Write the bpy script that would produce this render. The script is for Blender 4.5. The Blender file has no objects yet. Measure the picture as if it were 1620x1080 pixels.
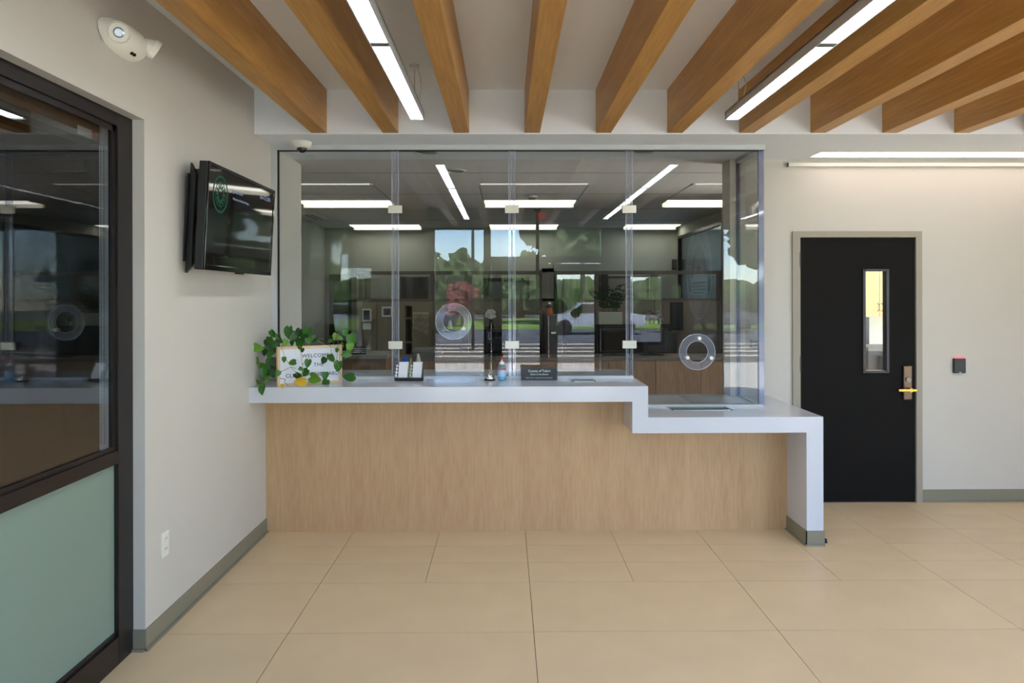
import bpy, bmesh, math, random
from mathutils import Vector, Matrix, Euler
random.seed(7)
S = bpy.context.scene
COL = S.collection
PI = math.pi

# ------------------------------------------------------------------ camera
EYE = 1.65
FPX = 1127.0
YAW, ROLL = 0.0089, -0.0021
cam_d = bpy.data.cameras.new('camera'); cam = bpy.data.objects.new('camera', cam_d); COL.objects.link(cam)
cam_d.sensor_width = 36; cam_d.sensor_fit = 'HORIZONTAL'
cam_d.lens = 36 * FPX / 1620
cam_d.shift_y = -70 / 1620
cam_d.clip_start = 0.05; cam_d.clip_end = 400
R = Matrix.Rotation(-YAW, 3, 'Z') @ Matrix.Rotation(PI / 2, 3, 'X') @ Matrix.Rotation(ROLL, 3, 'Z')
cam.matrix_world = Matrix.Translation((0, 0, EYE)) @ R.to_4x4()
S.camera = cam

# ------------------------------------------------------------------ world, sun, exposure
S.view_settings.view_transform = 'Standard'
S.view_settings.look = 'None'
S.view_settings.gamma = 1
S.view_settings.use_curve_mapping = False
S.view_settings.exposure = 0.5
LOBBY_LIGHT, WASH_LIGHT, OFFICE_LIGHT = 20.0, 3.2, 3.6
SKY = 1.3
w = bpy.data.worlds.new('sky'); S.world = w; w.use_nodes = True
nt = w.node_tree; bg = nt.nodes['Background']
sk = nt.nodes.new('ShaderNodeTexSky'); sk.sky_type = 'NISHITA'; sk.sun_disc = False
sk.sun_elevation = math.radians(55); sk.sun_rotation = math.radians(20); sk.air_density = 1.0; sk.dust_density = 0.4; sk.ozone_density = 3.0; sk.altitude = 1500
nt.links.new(sk.outputs['Color'], bg.inputs['Color']); bg.inputs['Strength'].default_value = SKY
sun_d = bpy.data.lights.new('sun', 'SUN'); sun_d.energy = 40; sun_d.angle = 0.01; sun_d.color = (1, .95, .86)
sun = bpy.data.objects.new('sun', sun_d); COL.objects.link(sun)
sun.rotation_euler = (math.radians(-30), math.radians(22), 0)      # from over the building, slightly from the left
cy = getattr(S, 'cycles', None)
if cy:
    cy.max_bounces = 10; cy.diffuse_bounces = 5; cy.glossy_bounces = 5; cy.transparent_max_bounces = 40
    cy.caustics_reflective = False; cy.caustics_refractive = False; cy.sample_clamp_indirect = 6.0

# ------------------------------------------------------------------ measuring helpers: a photo pixel on a known plane
def ray(px, py): return R @ Vector(((px - 810) / FPX, -(py - 470) / FPX, -1))
def at(px, py, Y):
    d = ray(px, py); t = Y / d.y; return Vector((d.x * t, Y, EYE + d.z * t))
def ax(px, Y): return at(px, 470, Y).x
def az(py, Y, px=800): return at(px, py, Y).z
def on_x(px, py, X):
    d = ray(px, py); t = X / d.x; return Vector((X, d.y * t, EYE + d.z * t))
def on_z(px, py, Z):
    d = ray(px, py); t = (Z - EYE) / d.z; return Vector((d.x * t, d.y * t, Z))

# ------------------------------------------------------------------ materials
MATS = {}
def lin(c): return tuple((v / 255 / 12.92 if v / 255 <= .04045 else ((v / 255 + .055) / 1.055) ** 2.4) for v in c)
def mat(name, rgb, rough=.5, metal=0, spec=.5, var=0, scale=8, bump=0, bscale=200, coat=0, objvar=0, ior=1.5):
    m = bpy.data.materials.new(name); m.use_nodes = True; MATS[name] = m
    t = m.node_tree; p = t.nodes['Principled BSDF']; c = lin(rgb) + (1,)
    p.inputs['Base Color'].default_value = c; p.inputs['Roughness'].default_value = rough
    p.inputs['Metallic'].default_value = metal; p.inputs['Specular IOR Level'].default_value = spec
    p.inputs['Coat Weight'].default_value = coat; p.inputs['IOR'].default_value = ior
    p.inputs['Coat Roughness'].default_value = .05
    tc = t.nodes.new('ShaderNodeTexCoord')
    if var or objvar:
        n = t.nodes.new('ShaderNodeTexNoise'); n.inputs['Scale'].default_value = scale; n.inputs['Detail'].default_value = 5
        t.links.new(tc.outputs['Object'], n.inputs['Vector'])
        mr = t.nodes.new('ShaderNodeMapRange'); mr.inputs['From Min'].default_value = .3; mr.inputs['From Max'].default_value = .7
        mr.inputs['To Min'].default_value = 1 - var; mr.inputs['To Max'].default_value = 1 + var
        t.links.new(n.outputs['Fac'], mr.inputs['Value'])
        hs = t.nodes.new('ShaderNodeHueSaturation'); hs.inputs['Color'].default_value = c
        val = mr.outputs['Result']
        if objvar:
            oi = t.nodes.new('ShaderNodeObjectInfo'); m2 = t.nodes.new('ShaderNodeMapRange')
            m2.inputs['To Min'].default_value = 1 - objvar; m2.inputs['To Max'].default_value = 1 + objvar
            t.links.new(oi.outputs['Random'], m2.inputs['Value'])
            mu = t.nodes.new('ShaderNodeMath'); mu.operation = 'MULTIPLY'
            t.links.new(val, mu.inputs[0]); t.links.new(m2.outputs['Result'], mu.inputs[1]); val = mu.outputs[0]
        t.links.new(val, hs.inputs['Value']); t.links.new(hs.outputs['Color'], p.inputs['Base Color'])
    if bump:
        n = t.nodes.new('ShaderNodeTexNoise'); n.inputs['Scale'].default_value = bscale; n.inputs['Detail'].default_value = 3
        t.links.new(tc.outputs['Object'], n.inputs['Vector'])
        b = t.nodes.new('ShaderNodeBump'); b.inputs['Strength'].default_value = bump; b.inputs['Distance'].default_value = .002
        t.links.new(n.outputs['Fac'], b.inputs['Height']); t.links.new(b.outputs['Normal'], p.inputs['Normal'])
    return m
def wood(name, c1, c2, axis, rough=.45, fine=70):
    m = mat(name, c1, rough); t = m.node_tree; p = t.nodes['Principled BSDF']
    tc = t.nodes.new('ShaderNodeTexCoord')
    def noise(across, along, det, dist=0):
        mp = t.nodes.new('ShaderNodeMapping'); s = [across] * 3; s[axis] = along; mp.inputs['Scale'].default_value = s
        n = t.nodes.new('ShaderNodeTexNoise'); n.inputs['Scale'].default_value = 1; n.inputs['Detail'].default_value = det
        n.inputs['Distortion'].default_value = dist
        t.links.new(tc.outputs['Object'], mp.inputs['Vector']); t.links.new(mp.outputs['Vector'], n.inputs['Vector']); return n
    a = noise(fine, fine * (.05 if axis == 1 else .11), 4); b = noise(5, .6, 3, 1.2)
    mx = t.nodes.new('ShaderNodeMix'); mx.data_type = 'FLOAT'; mx.inputs[0].default_value = .5
    t.links.new(a.outputs['Fac'], mx.inputs[2]); t.links.new(b.outputs['Fac'], mx.inputs[3])
    cr = t.nodes.new('ShaderNodeValToRGB'); cr.color_ramp.elements[0].position = .36; cr.color_ramp.elements[1].position = .64
    cr.color_ramp.elements[0].color = lin(c1) + (1,); cr.color_ramp.elements[1].color = lin(c2) + (1,)
    t.links.new(mx.outputs[0], cr.inputs['Fac']); t.links.new(cr.outputs['Color'], p.inputs['Base Color'])
    return m
def emit(name, rgb, strength):
    m = bpy.data.materials.new(name); m.use_nodes = True; t = m.node_tree; t.nodes.clear(); MATS[name] = m
    e = t.nodes.new('ShaderNodeEmission'); e.inputs['Color'].default_value = lin(rgb) + (1,); e.inputs['Strength'].default_value = strength
    o = t.nodes.new('ShaderNodeOutputMaterial'); t.links.new(e.outputs[0], o.inputs[0]); return m
def glass(name, tint=(255, 255, 255), ior=1.5, body=0, body_rgb=(200, 210, 220), rough=0.0):
    """thin clear sheet: what is not mirrored by Fresnel passes straight through; body = share of milky scatter"""
    m = bpy.data.materials.new(name); m.use_nodes = True; t = m.node_tree; t.nodes.clear(); MATS[name] = m
    tr = t.nodes.new('ShaderNodeBsdfTransparent'); tr.inputs['Color'].default_value = lin(tint) + (1,)
    gl = t.nodes.new('ShaderNodeBsdfGlossy'); gl.inputs['Roughness'].default_value = rough
    fr = t.nodes.new('ShaderNodeFresnel'); fr.inputs['IOR'].default_value = ior
    geo = t.nodes.new('ShaderNodeNewGeometry')
    # a thin sheet mirrors the same from both sides: use the outside angle on back faces too
    sel = t.nodes.new('ShaderNodeMix'); sel.data_type = 'FLOAT'; sel.inputs[2].default_value = ior; sel.inputs[3].default_value = 1 / ior
    t.links.new(geo.outputs['Backfacing'], sel.inputs[0]); t.links.new(sel.outputs[0], fr.inputs['IOR'])
    mx = t.nodes.new('ShaderNodeMixShader'); base = tr.outputs[0]
    if body:
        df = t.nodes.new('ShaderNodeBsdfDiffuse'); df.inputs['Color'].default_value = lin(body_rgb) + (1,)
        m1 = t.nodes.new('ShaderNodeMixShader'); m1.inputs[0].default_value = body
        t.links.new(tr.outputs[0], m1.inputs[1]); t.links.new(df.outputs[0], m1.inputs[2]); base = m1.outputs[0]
    t.links.new(fr.outputs[0], mx.inputs[0]); t.links.new(base, mx.inputs[1]); t.links.new(gl.outputs[0], mx.inputs[2])
    o = t.nodes.new('ShaderNodeOutputMaterial'); t.links.new(mx.outputs[0], o.inputs[0]); return m

WALL = mat('wall_paint', (205, 201, 192), .6, var=.015, scale=2, bump=.08, bscale=300, spec=.3)
WALLW = mat('white_paint', (238, 244, 247), .6, bump=.06, bscale=300, spec=.3)
CEIL = mat('ceiling_paint', (238, 240, 238), .7, spec=.2)
OCEIL = mat('office_ceiling', (226, 223, 218), .8, spec=.2, var=.02, scale=40)
OWALL = mat('office_wall', (186, 190, 176), .7, spec=.3)
TILE = mat('floor_tile', (216, 192, 156), .38, var=.035, scale=3.5, bump=.04, bscale=120, objvar=.02, spec=.4)
GROUT = mat('grout', (74, 64, 52), .9)
CARPET = mat('carpet', (120, 116, 110), .95, var=.15, scale=120)
BEAM = wood('beam_wood', (172, 124, 58), (204, 154, 80), 1, .42, 60)
PANEL = wood('counter_wood', (190, 152, 112), (206, 170, 128), 2, .4, 60)
CABWOOD = wood('cabinet_wood', (156, 122, 94), (190, 154, 122), 2, .45, 70)
MAPLE = wood('maple_wood', (206, 170, 106), (220, 186, 124), 2, .45, 50)
PALEWOOD = wood('pale_frame_wood', (210, 178, 136), (226, 198, 158), 0, .5, 90)
SOLID = mat('white_solid_surface', (207, 210, 217), .16, spec=.5, var=.01, scale=4)
BASEB = mat('rubber_base', (134, 130, 112), .45)
BLACKF = mat('dark_bronze', (46, 41, 40), .32, .5)
ALU = mat('brushed_aluminium', (200, 204, 204), .4, .15)
CLAMP = mat('satin_nickel', (206, 202, 186), .35, .55)
STEEL = mat('stainless', (190, 188, 180), .22, 1)
CHROME = mat('chrome', (225, 225, 225), .06, 1)
BRASS = mat('worn_brass', (190, 140, 66), .25, 1)
BRONZE = mat('bronze', (104, 86, 72), .35, .9)
DOORB = mat('black_door', (24, 22, 21), .6, var=.1, scale=6, spec=.1)
DFRAME = mat('door_frame_paint', (158, 150, 134), .45)
BLACK = mat('black_plastic', (18, 18, 20), .35)
GLOSSB = mat('gloss_black', (10, 10, 12), .06, coat=.6)
SCREEN = mat('tv_screen', (12, 13, 13), .04, spec=.9, ior=1.8)
WHITEP = mat('white_plastic', (230, 228, 216), .4)
OFFWHITE = mat('cream_plastic', (248, 246, 232), .45)
PAPER = mat('paper', (232, 232, 236), .8)
BOARDW = mat('letter_board_felt', (226, 230, 238), .8, bump=.1, bscale=80)
INK = mat('black_ink', (20, 20, 22), .7)
WINK = mat('white_ink', (235, 235, 235), .6)
BLUE = mat('blue_plastic', (30, 100, 200), .4)
PINK = mat('pink_plastic', (215, 110, 140), .5)
YEL = mat('yellow_plastic', (220, 200, 90), .5)
RED = mat('red_plastic', (205, 50, 50), .4)
GREY = mat('grey_metal', (120, 120, 116), .5)
DGREY = mat('dark_grey', (62, 60, 58), .5)
PARTN = mat('partition_frame', (116, 108, 102), .5)
PARTF = mat('partition_fabric', (146, 136, 126), .9, var=.04, scale=60)
CABG = mat('taupe_cabinet', (146, 136, 114), .5)
DROOM = mat('dark_room', (40, 37, 35), .8, spec=.2)  # unlit gloom put into the surface colour so the pane looks black
ORANGE = mat('orange_label', (205, 110, 70), .6)
SEALG = mat('seal_etch', (215, 222, 222), .8)
GREENP = mat('green_print', (70, 130, 100), .5)
CREAM = mat('cream_cord', (206, 196, 168), .8)
LGREEN = mat('leaf_green', (50, 104, 28), .38, var=.25, scale=40)
LLIGHT = mat('leaf_light', (100, 146, 44), .38, var=.2, scale=40)
LYEL = mat('leaf_yellow', (214, 172, 34), .45, var=.15, scale=40)
LDARK = mat('leaf_dark', (32, 72, 24), .35, var=.2, scale=40)
STEM = mat('stem', (128, 150, 74), .5)
BROWNS = mat('brown_stem', (70, 56, 40), .7)
POT = mat('pot', (180, 176, 168), .5)
GEL = glass('gel', (240, 248, 252), 1.35, .15, (190, 225, 245))
GLASS = glass('clear_glass', (248, 249, 250), 1.5)
SEC = glass('security_glass', (238, 239, 238), 1.52)
DARKGL = glass('tinted_glass', (232, 234, 234), 1.9)
FROST = mat('frosted_glass', (126, 146, 134), .4, spec=.5)
ACRYL = glass('acrylic', (240, 243, 250), 1.7, .09, (225, 232, 245), .03)
ACEDGE = glass('acrylic_edge', (170, 176, 205), 1.6, .35, (190, 196, 220), .05)
RIMA = glass('rim_acrylic', (240, 245, 255), 1.9, .55, (235, 240, 250), .05)
def etched(name):
    m = bpy.data.materials.new(name); m.use_nodes = True; t = m.node_tree; t.nodes.clear(); MATS[name] = m
    d = t.nodes.new('ShaderNodeBsdfDiffuse'); d.inputs['Color'].default_value = (.85, .88, .88, 1)
    l = t.nodes.new('ShaderNodeBsdfTranslucent'); l.inputs['Color'].default_value = (.85, .88, .88, 1)
    a = t.nodes.new('ShaderNodeMixShader'); t.links.new(d.outputs[0], a.inputs[1]); t.links.new(l.outputs[0], a.inputs[2])
    o = t.nodes.new('ShaderNodeOutputMaterial'); t.links.new(a.outputs[0], o.inputs[0]); return m
SEALGL = etched('seal_etching')
LENS = emit('light_lens', (242, 250, 255), LOBBY_LIGHT)
WASH = emit('wash_lens', (255, 236, 224), WASH_LIGHT)
OLENS = emit('office_lens', (255, 250, 240), OFFICE_LIGHT)
EXITM = emit('exit_letters', (255, 40, 20), 6)
LEDR = emit('led_red', (255, 120, 120), 1.0)
GRASS = mat('grass', (110, 140, 50), .9, var=.3, scale=2)
ASPH = mat('asphalt', (84, 88, 96), .9, var=.1, scale=3)
CONC = mat('concrete', (200, 196, 188), .85, var=.06, scale=2)
CONCD = mat('shade_toned_paving', (84, 78, 70), .9, var=.1, scale=3)  # dark tone stands in for trellis shade on the pavement
FOLI = mat('foliage', (66, 86, 46), .9, var=.45, scale=3, bump=1, bscale=6)
FOLR = mat('red_foliage', (112, 50, 48), .9, var=.35, scale=3)
BARK = mat('bark', (96, 80, 66), .9)
CARP = mat('car_paint', (160, 170, 184), .2, coat=.8)
CARD = mat('car_dark', (60, 70, 84), .2, coat=.8)

# ------------------------------------------------------------------ mesh helpers
class MB:
    def __init__(s): s.bm = bmesh.new()
    def box(s, x0, x1, y0, y1, z0, z1, bev=0, M=None):
        vs = bmesh.ops.create_cube(s.bm, size=1)['verts']
        sx, sy, sz = x1 - x0, y1 - y0, z1 - z0
        for v in vs: v.co = Vector(((x0 + x1) / 2 + v.co.x * sx, (y0 + y1) / 2 + v.co.y * sy, (z0 + z1) / 2 + v.co.z * sz))
        if bev:
            es = list({e for v in vs for e in v.link_edges})
            r = bmesh.ops.bevel(s.bm, geom=es, offset=bev, segments=2, affect='EDGES', profile=.6)
            vs = list({v for f in r['faces'] for v in f.verts} | {v for v in vs if v.is_valid})
        if M is not None:
            for v in vs: v.co = M @ v.co
        return s
    def cyl(s, a, b, r, r2=None, n=16, caps=True):
        a, b = Vector(a), Vector(b); d = b - a; L = d.length
        q = d.to_track_quat('Z', 'Y').to_matrix().to_4x4()
        bmesh.ops.create_cone(s.bm, cap_ends=caps, segments=n, radius1=r, radius2=r if r2 is None else r2, depth=L,
                              matrix=Matrix.Translation((a + b) / 2) @ q)
        return s
    def sphere(s, c, r, sc=(1, 1, 1), n=16, M=None):
        m = Matrix.Translation(c) @ (M or Matrix()) @ Matrix.Diagonal((sc[0], sc[1], sc[2], 1))
        bmesh.ops.create_uvsphere(s.bm, u_segments=n, v_segments=max(6, n // 2), radius=r, matrix=m); return s
    def lathe(s, prof, c=(0, 0, 0), n=24, M=None):
        M = M or Matrix(); c = Vector(c); rings = []
        for r, z in prof:
            rings.append([s.bm.verts.new(c + (M @ Vector((r * math.cos(2 * PI * k / n), r * math.sin(2 * PI * k / n), z)))) for k in range(n)])
        for i in range(len(rings) - 1):
            for k in range(n):
                s.bm.faces.new((rings[i][k], rings[i][(k + 1) % n], rings[i + 1][(k + 1) % n], rings[i + 1][k]))
        s.bm.faces.new(rings[0][::-1]); s.bm.faces.new(rings[-1]); return s
    def ring(s, c, ro, ri, depth, M=None, n=48):
        M = M or Matrix(); c = Vector(c); prof = [(ri, 0), (ro, 0), (ro, depth), (ri, depth)]; rings = []
        for r, z in prof:
            rings.append([s.bm.verts.new(c + (M @ Vector((r * math.cos(2 * PI * k / n), r * math.sin(2 * PI * k / n), z)))) for k in range(n)])
        for i in range(4):
            A, B = rings[i], rings[(i + 1) % 4]
            for k in range(n): s.bm.faces.new((A[k], A[(k + 1) % n], B[(k + 1) % n], B[k]))
        return s
    def tube(s, pts, r, n=8):
        pts = [Vector(p) for p in pts]; rings = []
        for i, p in enumerate(pts):
            d = (pts[min(i + 1, len(pts) - 1)] - pts[max(i - 1, 0)]).normalized()
            q = d.to_track_quat('Z', 'Y').to_matrix()
            rr = r[i] if isinstance(r, (list, tuple)) else r
            rings.append([s.bm.verts.new(p + q @ Vector((rr * math.cos(2 * PI * k / n), rr * math.sin(2 * PI * k / n), 0))) for k in range(n)])
        for i in range(len(rings) - 1):
            for k in range(n):
                s.bm.faces.new((rings[i][k], rings[i][(k + 1) % n], rings[i + 1][(k + 1) % n], rings[i + 1][k]))
        s.bm.faces.new(rings[0][::-1]); s.bm.faces.new(rings[-1]); return s
    def poly(s, pts, d):
        """extrude a closed outline by vector d"""
        a = [s.bm.verts.new(Vector(p)) for p in pts]; b = [s.bm.verts.new(Vector(p) + Vector(d)) for p in pts]
        s.bm.faces.new(a); s.bm.faces.new(b[::-1]); n = len(a)
        for k in range(n): s.bm.faces.new((a[k], b[k], b[(k + 1) % n], a[(k + 1) % n]))
        return s

WL = {}
def setp(o, label=None, cat=None, group=None, kind=None):
    if label: o['label'] = label
    if cat: o['category'] = cat
    if group: o['group'] = group
    if kind: o['kind'] = kind
    return o
def wl(o): return WL.get(o.name, Vector((0, 0, 0)))
def obj(name, mb, m, parent=None, label=None, cat=None, group=None, kind=None, local=False, smooth=False):
    """link ONE mesh object; coordinates are world ones unless local; top-level things get their origin at their base"""
    me = bpy.data.meshes.new(name); bmesh.ops.recalc_face_normals(mb.bm, faces=mb.bm.faces)
    mb.bm.to_mesh(me); mb.bm.free(); me.materials.append(m)
    o = bpy.data.objects.new(name, me); COL.objects.link(o)
    if parent is not None:
        o.parent = parent; base = wl(parent); WL[o.name] = base.copy()
        if not local: me.transform(Matrix.Translation(-base))
    elif not local:
        xs = [v.co for v in me.vertices]
        b = Vector(((min(v.x for v in xs) + max(v.x for v in xs)) / 2, (min(v.y for v in xs) + max(v.y for v in xs)) / 2, min(v.z for v in xs)))
        me.transform(Matrix.Translation(-b)); o.location = b; WL[o.name] = b
    if smooth:
        me.polygons.foreach_set('use_smooth', [True] * len(me.polygons))
        try: me.set_sharp_from_angle(angle=math.radians(40))
        except Exception: pass
    return setp(o, label, cat, group, kind)
def thing(name, label, cat, loc, rotz=0, group=None, rot=None):
    o = bpy.data.objects.new(name, None); COL.objects.link(o); o.empty_display_size = .1
    o.location = loc; o.rotation_euler = rot or (0, 0, rotz); WL[o.name] = Vector(loc)
    return setp(o, label, cat, group)
def dup(root, loc=None, label=None, group=None):
    def cp(o, par):
        c = o.copy(); COL.objects.link(c); c.parent = par
        for ch in list(o.children): cp(ch, c)
        return c
    r = cp(root, None)
    if loc is not None: r.location = loc; WL[r.name] = Vector(loc)
    if label: r['label'] = label
    if group: r['group'] = group
    return r
def B(name, b, m, parent=None, bev=0, **k):
    return obj(name, MB().box(*b, bev=bev), m, parent, **k)
def struct(name, mb, m, parent=None, label=None): return obj(name, mb, m, parent, label=label, kind=None if parent else 'structure')
def text_mesh(s, size, align='CENTER', ext=.0006, space=1.0):
    c = bpy.data.curves.new('t', 'FONT'); c.body = s; c.size = size; c.align_x = align; c.align_y = 'CENTER'; c.extrude = ext; c.space_character = space
    c.resolution_u = 3
    o = bpy.data.objects.new('t', c); COL.objects.link(o)
    dg = bpy.context.evaluated_depsgraph_get(); dg.update()
    me = bpy.data.meshes.new_from_object(o.evaluated_get(dg)); bpy.data.objects.remove(o); bpy.data.curves.remove(c); return me
def text_into(bm_owner, s, size, M, **k):
    me = text_mesh(s, size, **k); me.transform(M); bm_owner.bm.from_mesh(me); bpy.data.meshes.remove(me); return bm_owner
FACE = Matrix.Rotation(PI / 2, 4, 'X')             # lettering that faces the camera side (-Y)

# ------------------------------------------------------------------ key measures (metres)
LW = -1.69                                          # left wall plane
YC, YP, YG, YW, YB = 4.70, 5.03, 5.18, 5.69, 5.89   # counter edge, wood panel, glass, wall front, wall back
YF = 4.81                                           # fascia
ZS, ZC = 2.75, 3.05                                 # soffit, lobby ceiling
YR = -.65                                          # rear storefront wall
XR = 5.6

# ------------------------------------------------------------------ SETTING
# floor with its tiles
fl = struct('floor', MB().box(-1.95, XR, YR - .14, YB, -.06, -.004), GROUT, label='beige porcelain tile floor of the lobby')
xg, yj = .135, [4.124 + .305 * k for k in range(6)]
g = .0016
def tilebox(x0, x1, y0, y1):
    return MB().box(x0 + g, x1 - g, y0 + g, y1 - g, -.012, 0)
big = tilebox(-.604, .604, -.306, .306); small = tilebox(-.302, .302, -.1525, .1525)
def mesh_of(mb, m, n):
    me = bpy.data.meshes.new(n); bmesh.ops.recalc_face_normals(mb.bm, faces=mb.bm.faces); mb.bm.to_mesh(me); me.materials.append(m); return me
mbig, msmall = mesh_of(big, TILE, 'tile'), mesh_of(small, TILE, 'tile')
def tile(me, x, y):
    o = bpy.data.objects.new('tile', me); COL.objects.link(o); o.parent = fl; o.location = Vector((x, y, 0)) - wl(fl)
def cut(x0, x1, y0, y1):
    if x1 - x0 > .03: obj('tile', tilebox(x0, x1, y0, y1), TILE, fl)
for r in range(5):                                  # large tiles, near rows
    y1 = 4.124 - .612 * r; y0 = y1 - .612
    k = -1; x = xg - 1.208
    if y1 <= 3.36: cut(LW - .056, LW + (x - LW), y0, y1)
    elif y0 < 3.35: cut(LW, x, y0, y1); obj('tile', MB().box(LW - .056, LW + g, y0 + g, 3.344, -.012, 0), TILE, fl)
    else: cut(LW, x, y0, y1)
    while x + 1.208 <= XR: tile(mbig, x + .604, (y0 + y1) / 2); x += 1.208
    cut(x, XR, y0, y1)
for r in range(5):                                  # small tiles, far rows
    y0 = 4.124 + .305 * r; y1 = y0 + .305
    x = xg - .604 * 3
    cut(LW, x + .0, y0, y1) if x - LW > .03 else None
    x = xg - .604 * 3
    cut(LW, xg - .604 * 2 - .604, y0, y1) if False else None
    x = xg - .604 * 2
    cut(LW, x, y0, y1)
    while x + .604 <= XR: tile(msmall, x + .302, (y0 + y1) / 2); x += .604
    cut(x, XR, y0, y1)
cut(1.79, XR, yj[5], YW)
rear = MB()
x = -1.7
ylo = 4.124 - .612 * 5
for i in range(3):
    y1 = ylo - .612 * i; y0 = max(y1 - .612, YR)
    x = xg - 1.208 * 2
    while x < XR: rear.box(max(x, -1.75) + g, min(x + 1.208, XR) - g, y0 + g, y1 - g, -.012, 0); x += 1.208
setp(obj('tile', rear, TILE, fl), kind='stuff')
# left wall: solid from the storefront to the opening
jd = 3.35
mb = MB().box(LW - .21, LW, jd, YB + .02, 0, ZC)
mb.box(LW - .21, LW, YR, jd, 2.484, ZC)
mb.box(LW - .21, LW, YR, -.5, 0, ZC)
struct('wall_left', mb, WALL, label='long off-white wall on the left carrying the television')
# front wall with door opening
dx0, dx1 = ax(1253, YW), ax(1457, YW); dz = az(366, YW, 1355)
XJ = ax(1155, YW)
mb = MB().box(XJ, dx0 + .02, YW, YB, 0, ZS + .3).box(dx1 - .02, XR + .1, YW, YB, 0, ZS + .3).box(dx0 + .02, dx1 - .02, YW, YB, dz - .02, ZS + .3)
struct('wall_front', mb, WALL, label='white wall with the black door, right of the counter')
# rear wall with its storefront openings, right wall
mb = MB()
def rearwall(holes, x0, x1, z1):
    xs = sorted({x0, x1} | {h[0] for h in holes} | {h[1] for h in holes})
    for a, b in zip(xs, xs[1:]):
        hs = [h for h in holes if h[0] <= a + 1e-6 and h[1] >= b - 1e-6]
        z = 0
        for h in sorted(hs, key=lambda q: q[2]):
            if h[2] > z: mb.box(a, b, YR - .15, YR, z, h[2])
            z = h[3]
        if z < z1: mb.box(a, b, YR - .15, YR, z, z1)
HOLES = [(-1.14, -.30, .05, 2.74), (-.27, 1.52, 0, 2.74), (1.9, 2.46, .9, 2.0), (3.35, 5.45, .05, 2.74)]
rearwall(HOLES, -1.95, XR + .1, ZC)
struct('wall_back', mb, mat('rear_wall', (120, 112, 100), .7), label='taupe storefront wall behind the viewer, mirrored in the glass')
struct('wall_right', MB().box(XR, XR + .1, YR - .15, .8, 0, ZC).box(XR, XR + .1, 2.6, YB, 0, ZC).box(XR, XR + .1, .8, 2.6, 0, .1).box(XR, XR + .1, .8, 2.6, 2.74, ZC), WALL, label='white side wall out at the right')
# ceilings, fascia and soffit
struct('ceiling', MB().box(LW - .21, XR + .1, YR - .15, YF + .01, ZC, ZC + .1), CEIL, label='white lobby ceiling above the timber beams')
struct('trim_1', MB().box(LW, XR, YF, YF + .05, ZS, ZC), WALLW, label='white fascia the beams run into')
struct('trim_2', MB().box(LW, XR, YF + .05, YW, ZS, ZS + .06), WALLW, label='white soffit above the counter')
# office shell
OX0, OX1, OY = -2.86, 2.72, 11.3
mb = MB().box(OX0 - .1, XR + .1, YW, OY + .1, ZS, ZS + .08)
oc = struct('ceiling', mb, OCEIL, label='grey tiled ceiling of the office behind the glass')
struct('wall_far', MB().box(OX0 - .1, XR + .1, OY, OY + .1, 0, ZS), OWALL, label='pale green-grey far wall of the office')
struct('wall_office_left', MB().box(OX0 - .1, OX0, YB, OY, 0, ZS).box(OX0, LW - .212, YB - .1, YB, 0, ZS), OWALL, label='pale side wall at the left of the office')
struct('floor', MB().box(OX0, XR, YB, OY, -.06, 0).box(-1.95, 1.8, YP + .3, YB, -.003, .001), CARPET, label='dark carpet of the office')
mb = MB().box(OX1, OX1 + .1, 7.4, 8.9, 0, ZS).box(OX1, OX1 + .1, 8.9, OY, 0, .9).box(OX1, OX1 + .1, 8.9, OY, 2.6, ZS).box(OX1, OX1 + .1, 11.2, OY, .9, 2.6)
struct('wall_office_right', mb, OWALL, label='side wall at the right of the office with an interior window')
wg = struct('window_3', MB().box(OX1 + .02, OX1 + .03, 8.93, 11.17, .93, 2.57), glass('blue_glass', (150, 165, 180), 1.6), label='interior window at the right of the office')
fr = MB()
for z0, z1 in ((.9, .94), (2.56, 2.6)): fr.box(OX1 - .01, OX1 + .06, 8.9, 11.2, z0, z1)
for y0, y1 in ((8.9, 8.94), (11.16, 11.2)): fr.box(OX1 - .01, OX1 + .06, y0, y1, .94, 2.56)
obj('window_frame', fr, BLACKF, wg)
# dark room behind the left storefront
mb = MB().box(-5.1, -5.0, -.62, 5.7, 0, 3.2).box(-5.0, -1.95, 5.6, 5.7, 0, 3.2).box(-5.0, -2.7, -.62, -.52, 0, 3.2).box(-2.05, -1.95, -.62, -.52, 0, 3.2).box(-2.7, -2.05, -.62, -.52, 0, .3).box(-2.7, -2.05, -.62, -.52, 2.1, 3.2)  # gap in its rear wall added to let daylight onto the wall return
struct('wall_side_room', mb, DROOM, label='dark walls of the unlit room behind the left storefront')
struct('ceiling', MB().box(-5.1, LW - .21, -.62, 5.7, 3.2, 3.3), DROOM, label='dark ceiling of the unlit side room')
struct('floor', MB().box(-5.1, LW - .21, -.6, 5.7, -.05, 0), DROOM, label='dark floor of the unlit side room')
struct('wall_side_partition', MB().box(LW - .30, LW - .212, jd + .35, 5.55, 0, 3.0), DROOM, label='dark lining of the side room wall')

# baseboards
def basebd(name, x0, x1, y0, y1, toe, label):
    mb = MB().box(x0, x1, y0, y1, 0, .1)
    t = .012
    mb.box(x0 - (t if toe == 'x-' else 0), x1 + (t if toe == 'x+' else 0), y0 - (t if 'y-' in toe else 0), y1, 0, .012)
    return struct(name, mb, BASEB, label=label)
basebd('baseboard_left', LW, LW + .006, jd - .006, YP, 'x+', 'grey rubber base along the left wall')
basebd('baseboard_reveal', LW - .055, LW - .0005, jd - .006, jd, 'y-', 'short grey rubber base on the reveal of the left wall')
basebd('baseboard_right', dx1 + .0, XR, YW - .006, YW, 'y-', 'grey rubber base right of the black door')
basebd('baseboard_front', XJ, dx0, YW - .006, YW, 'y-', 'grey rubber base between counter and black door')

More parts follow.
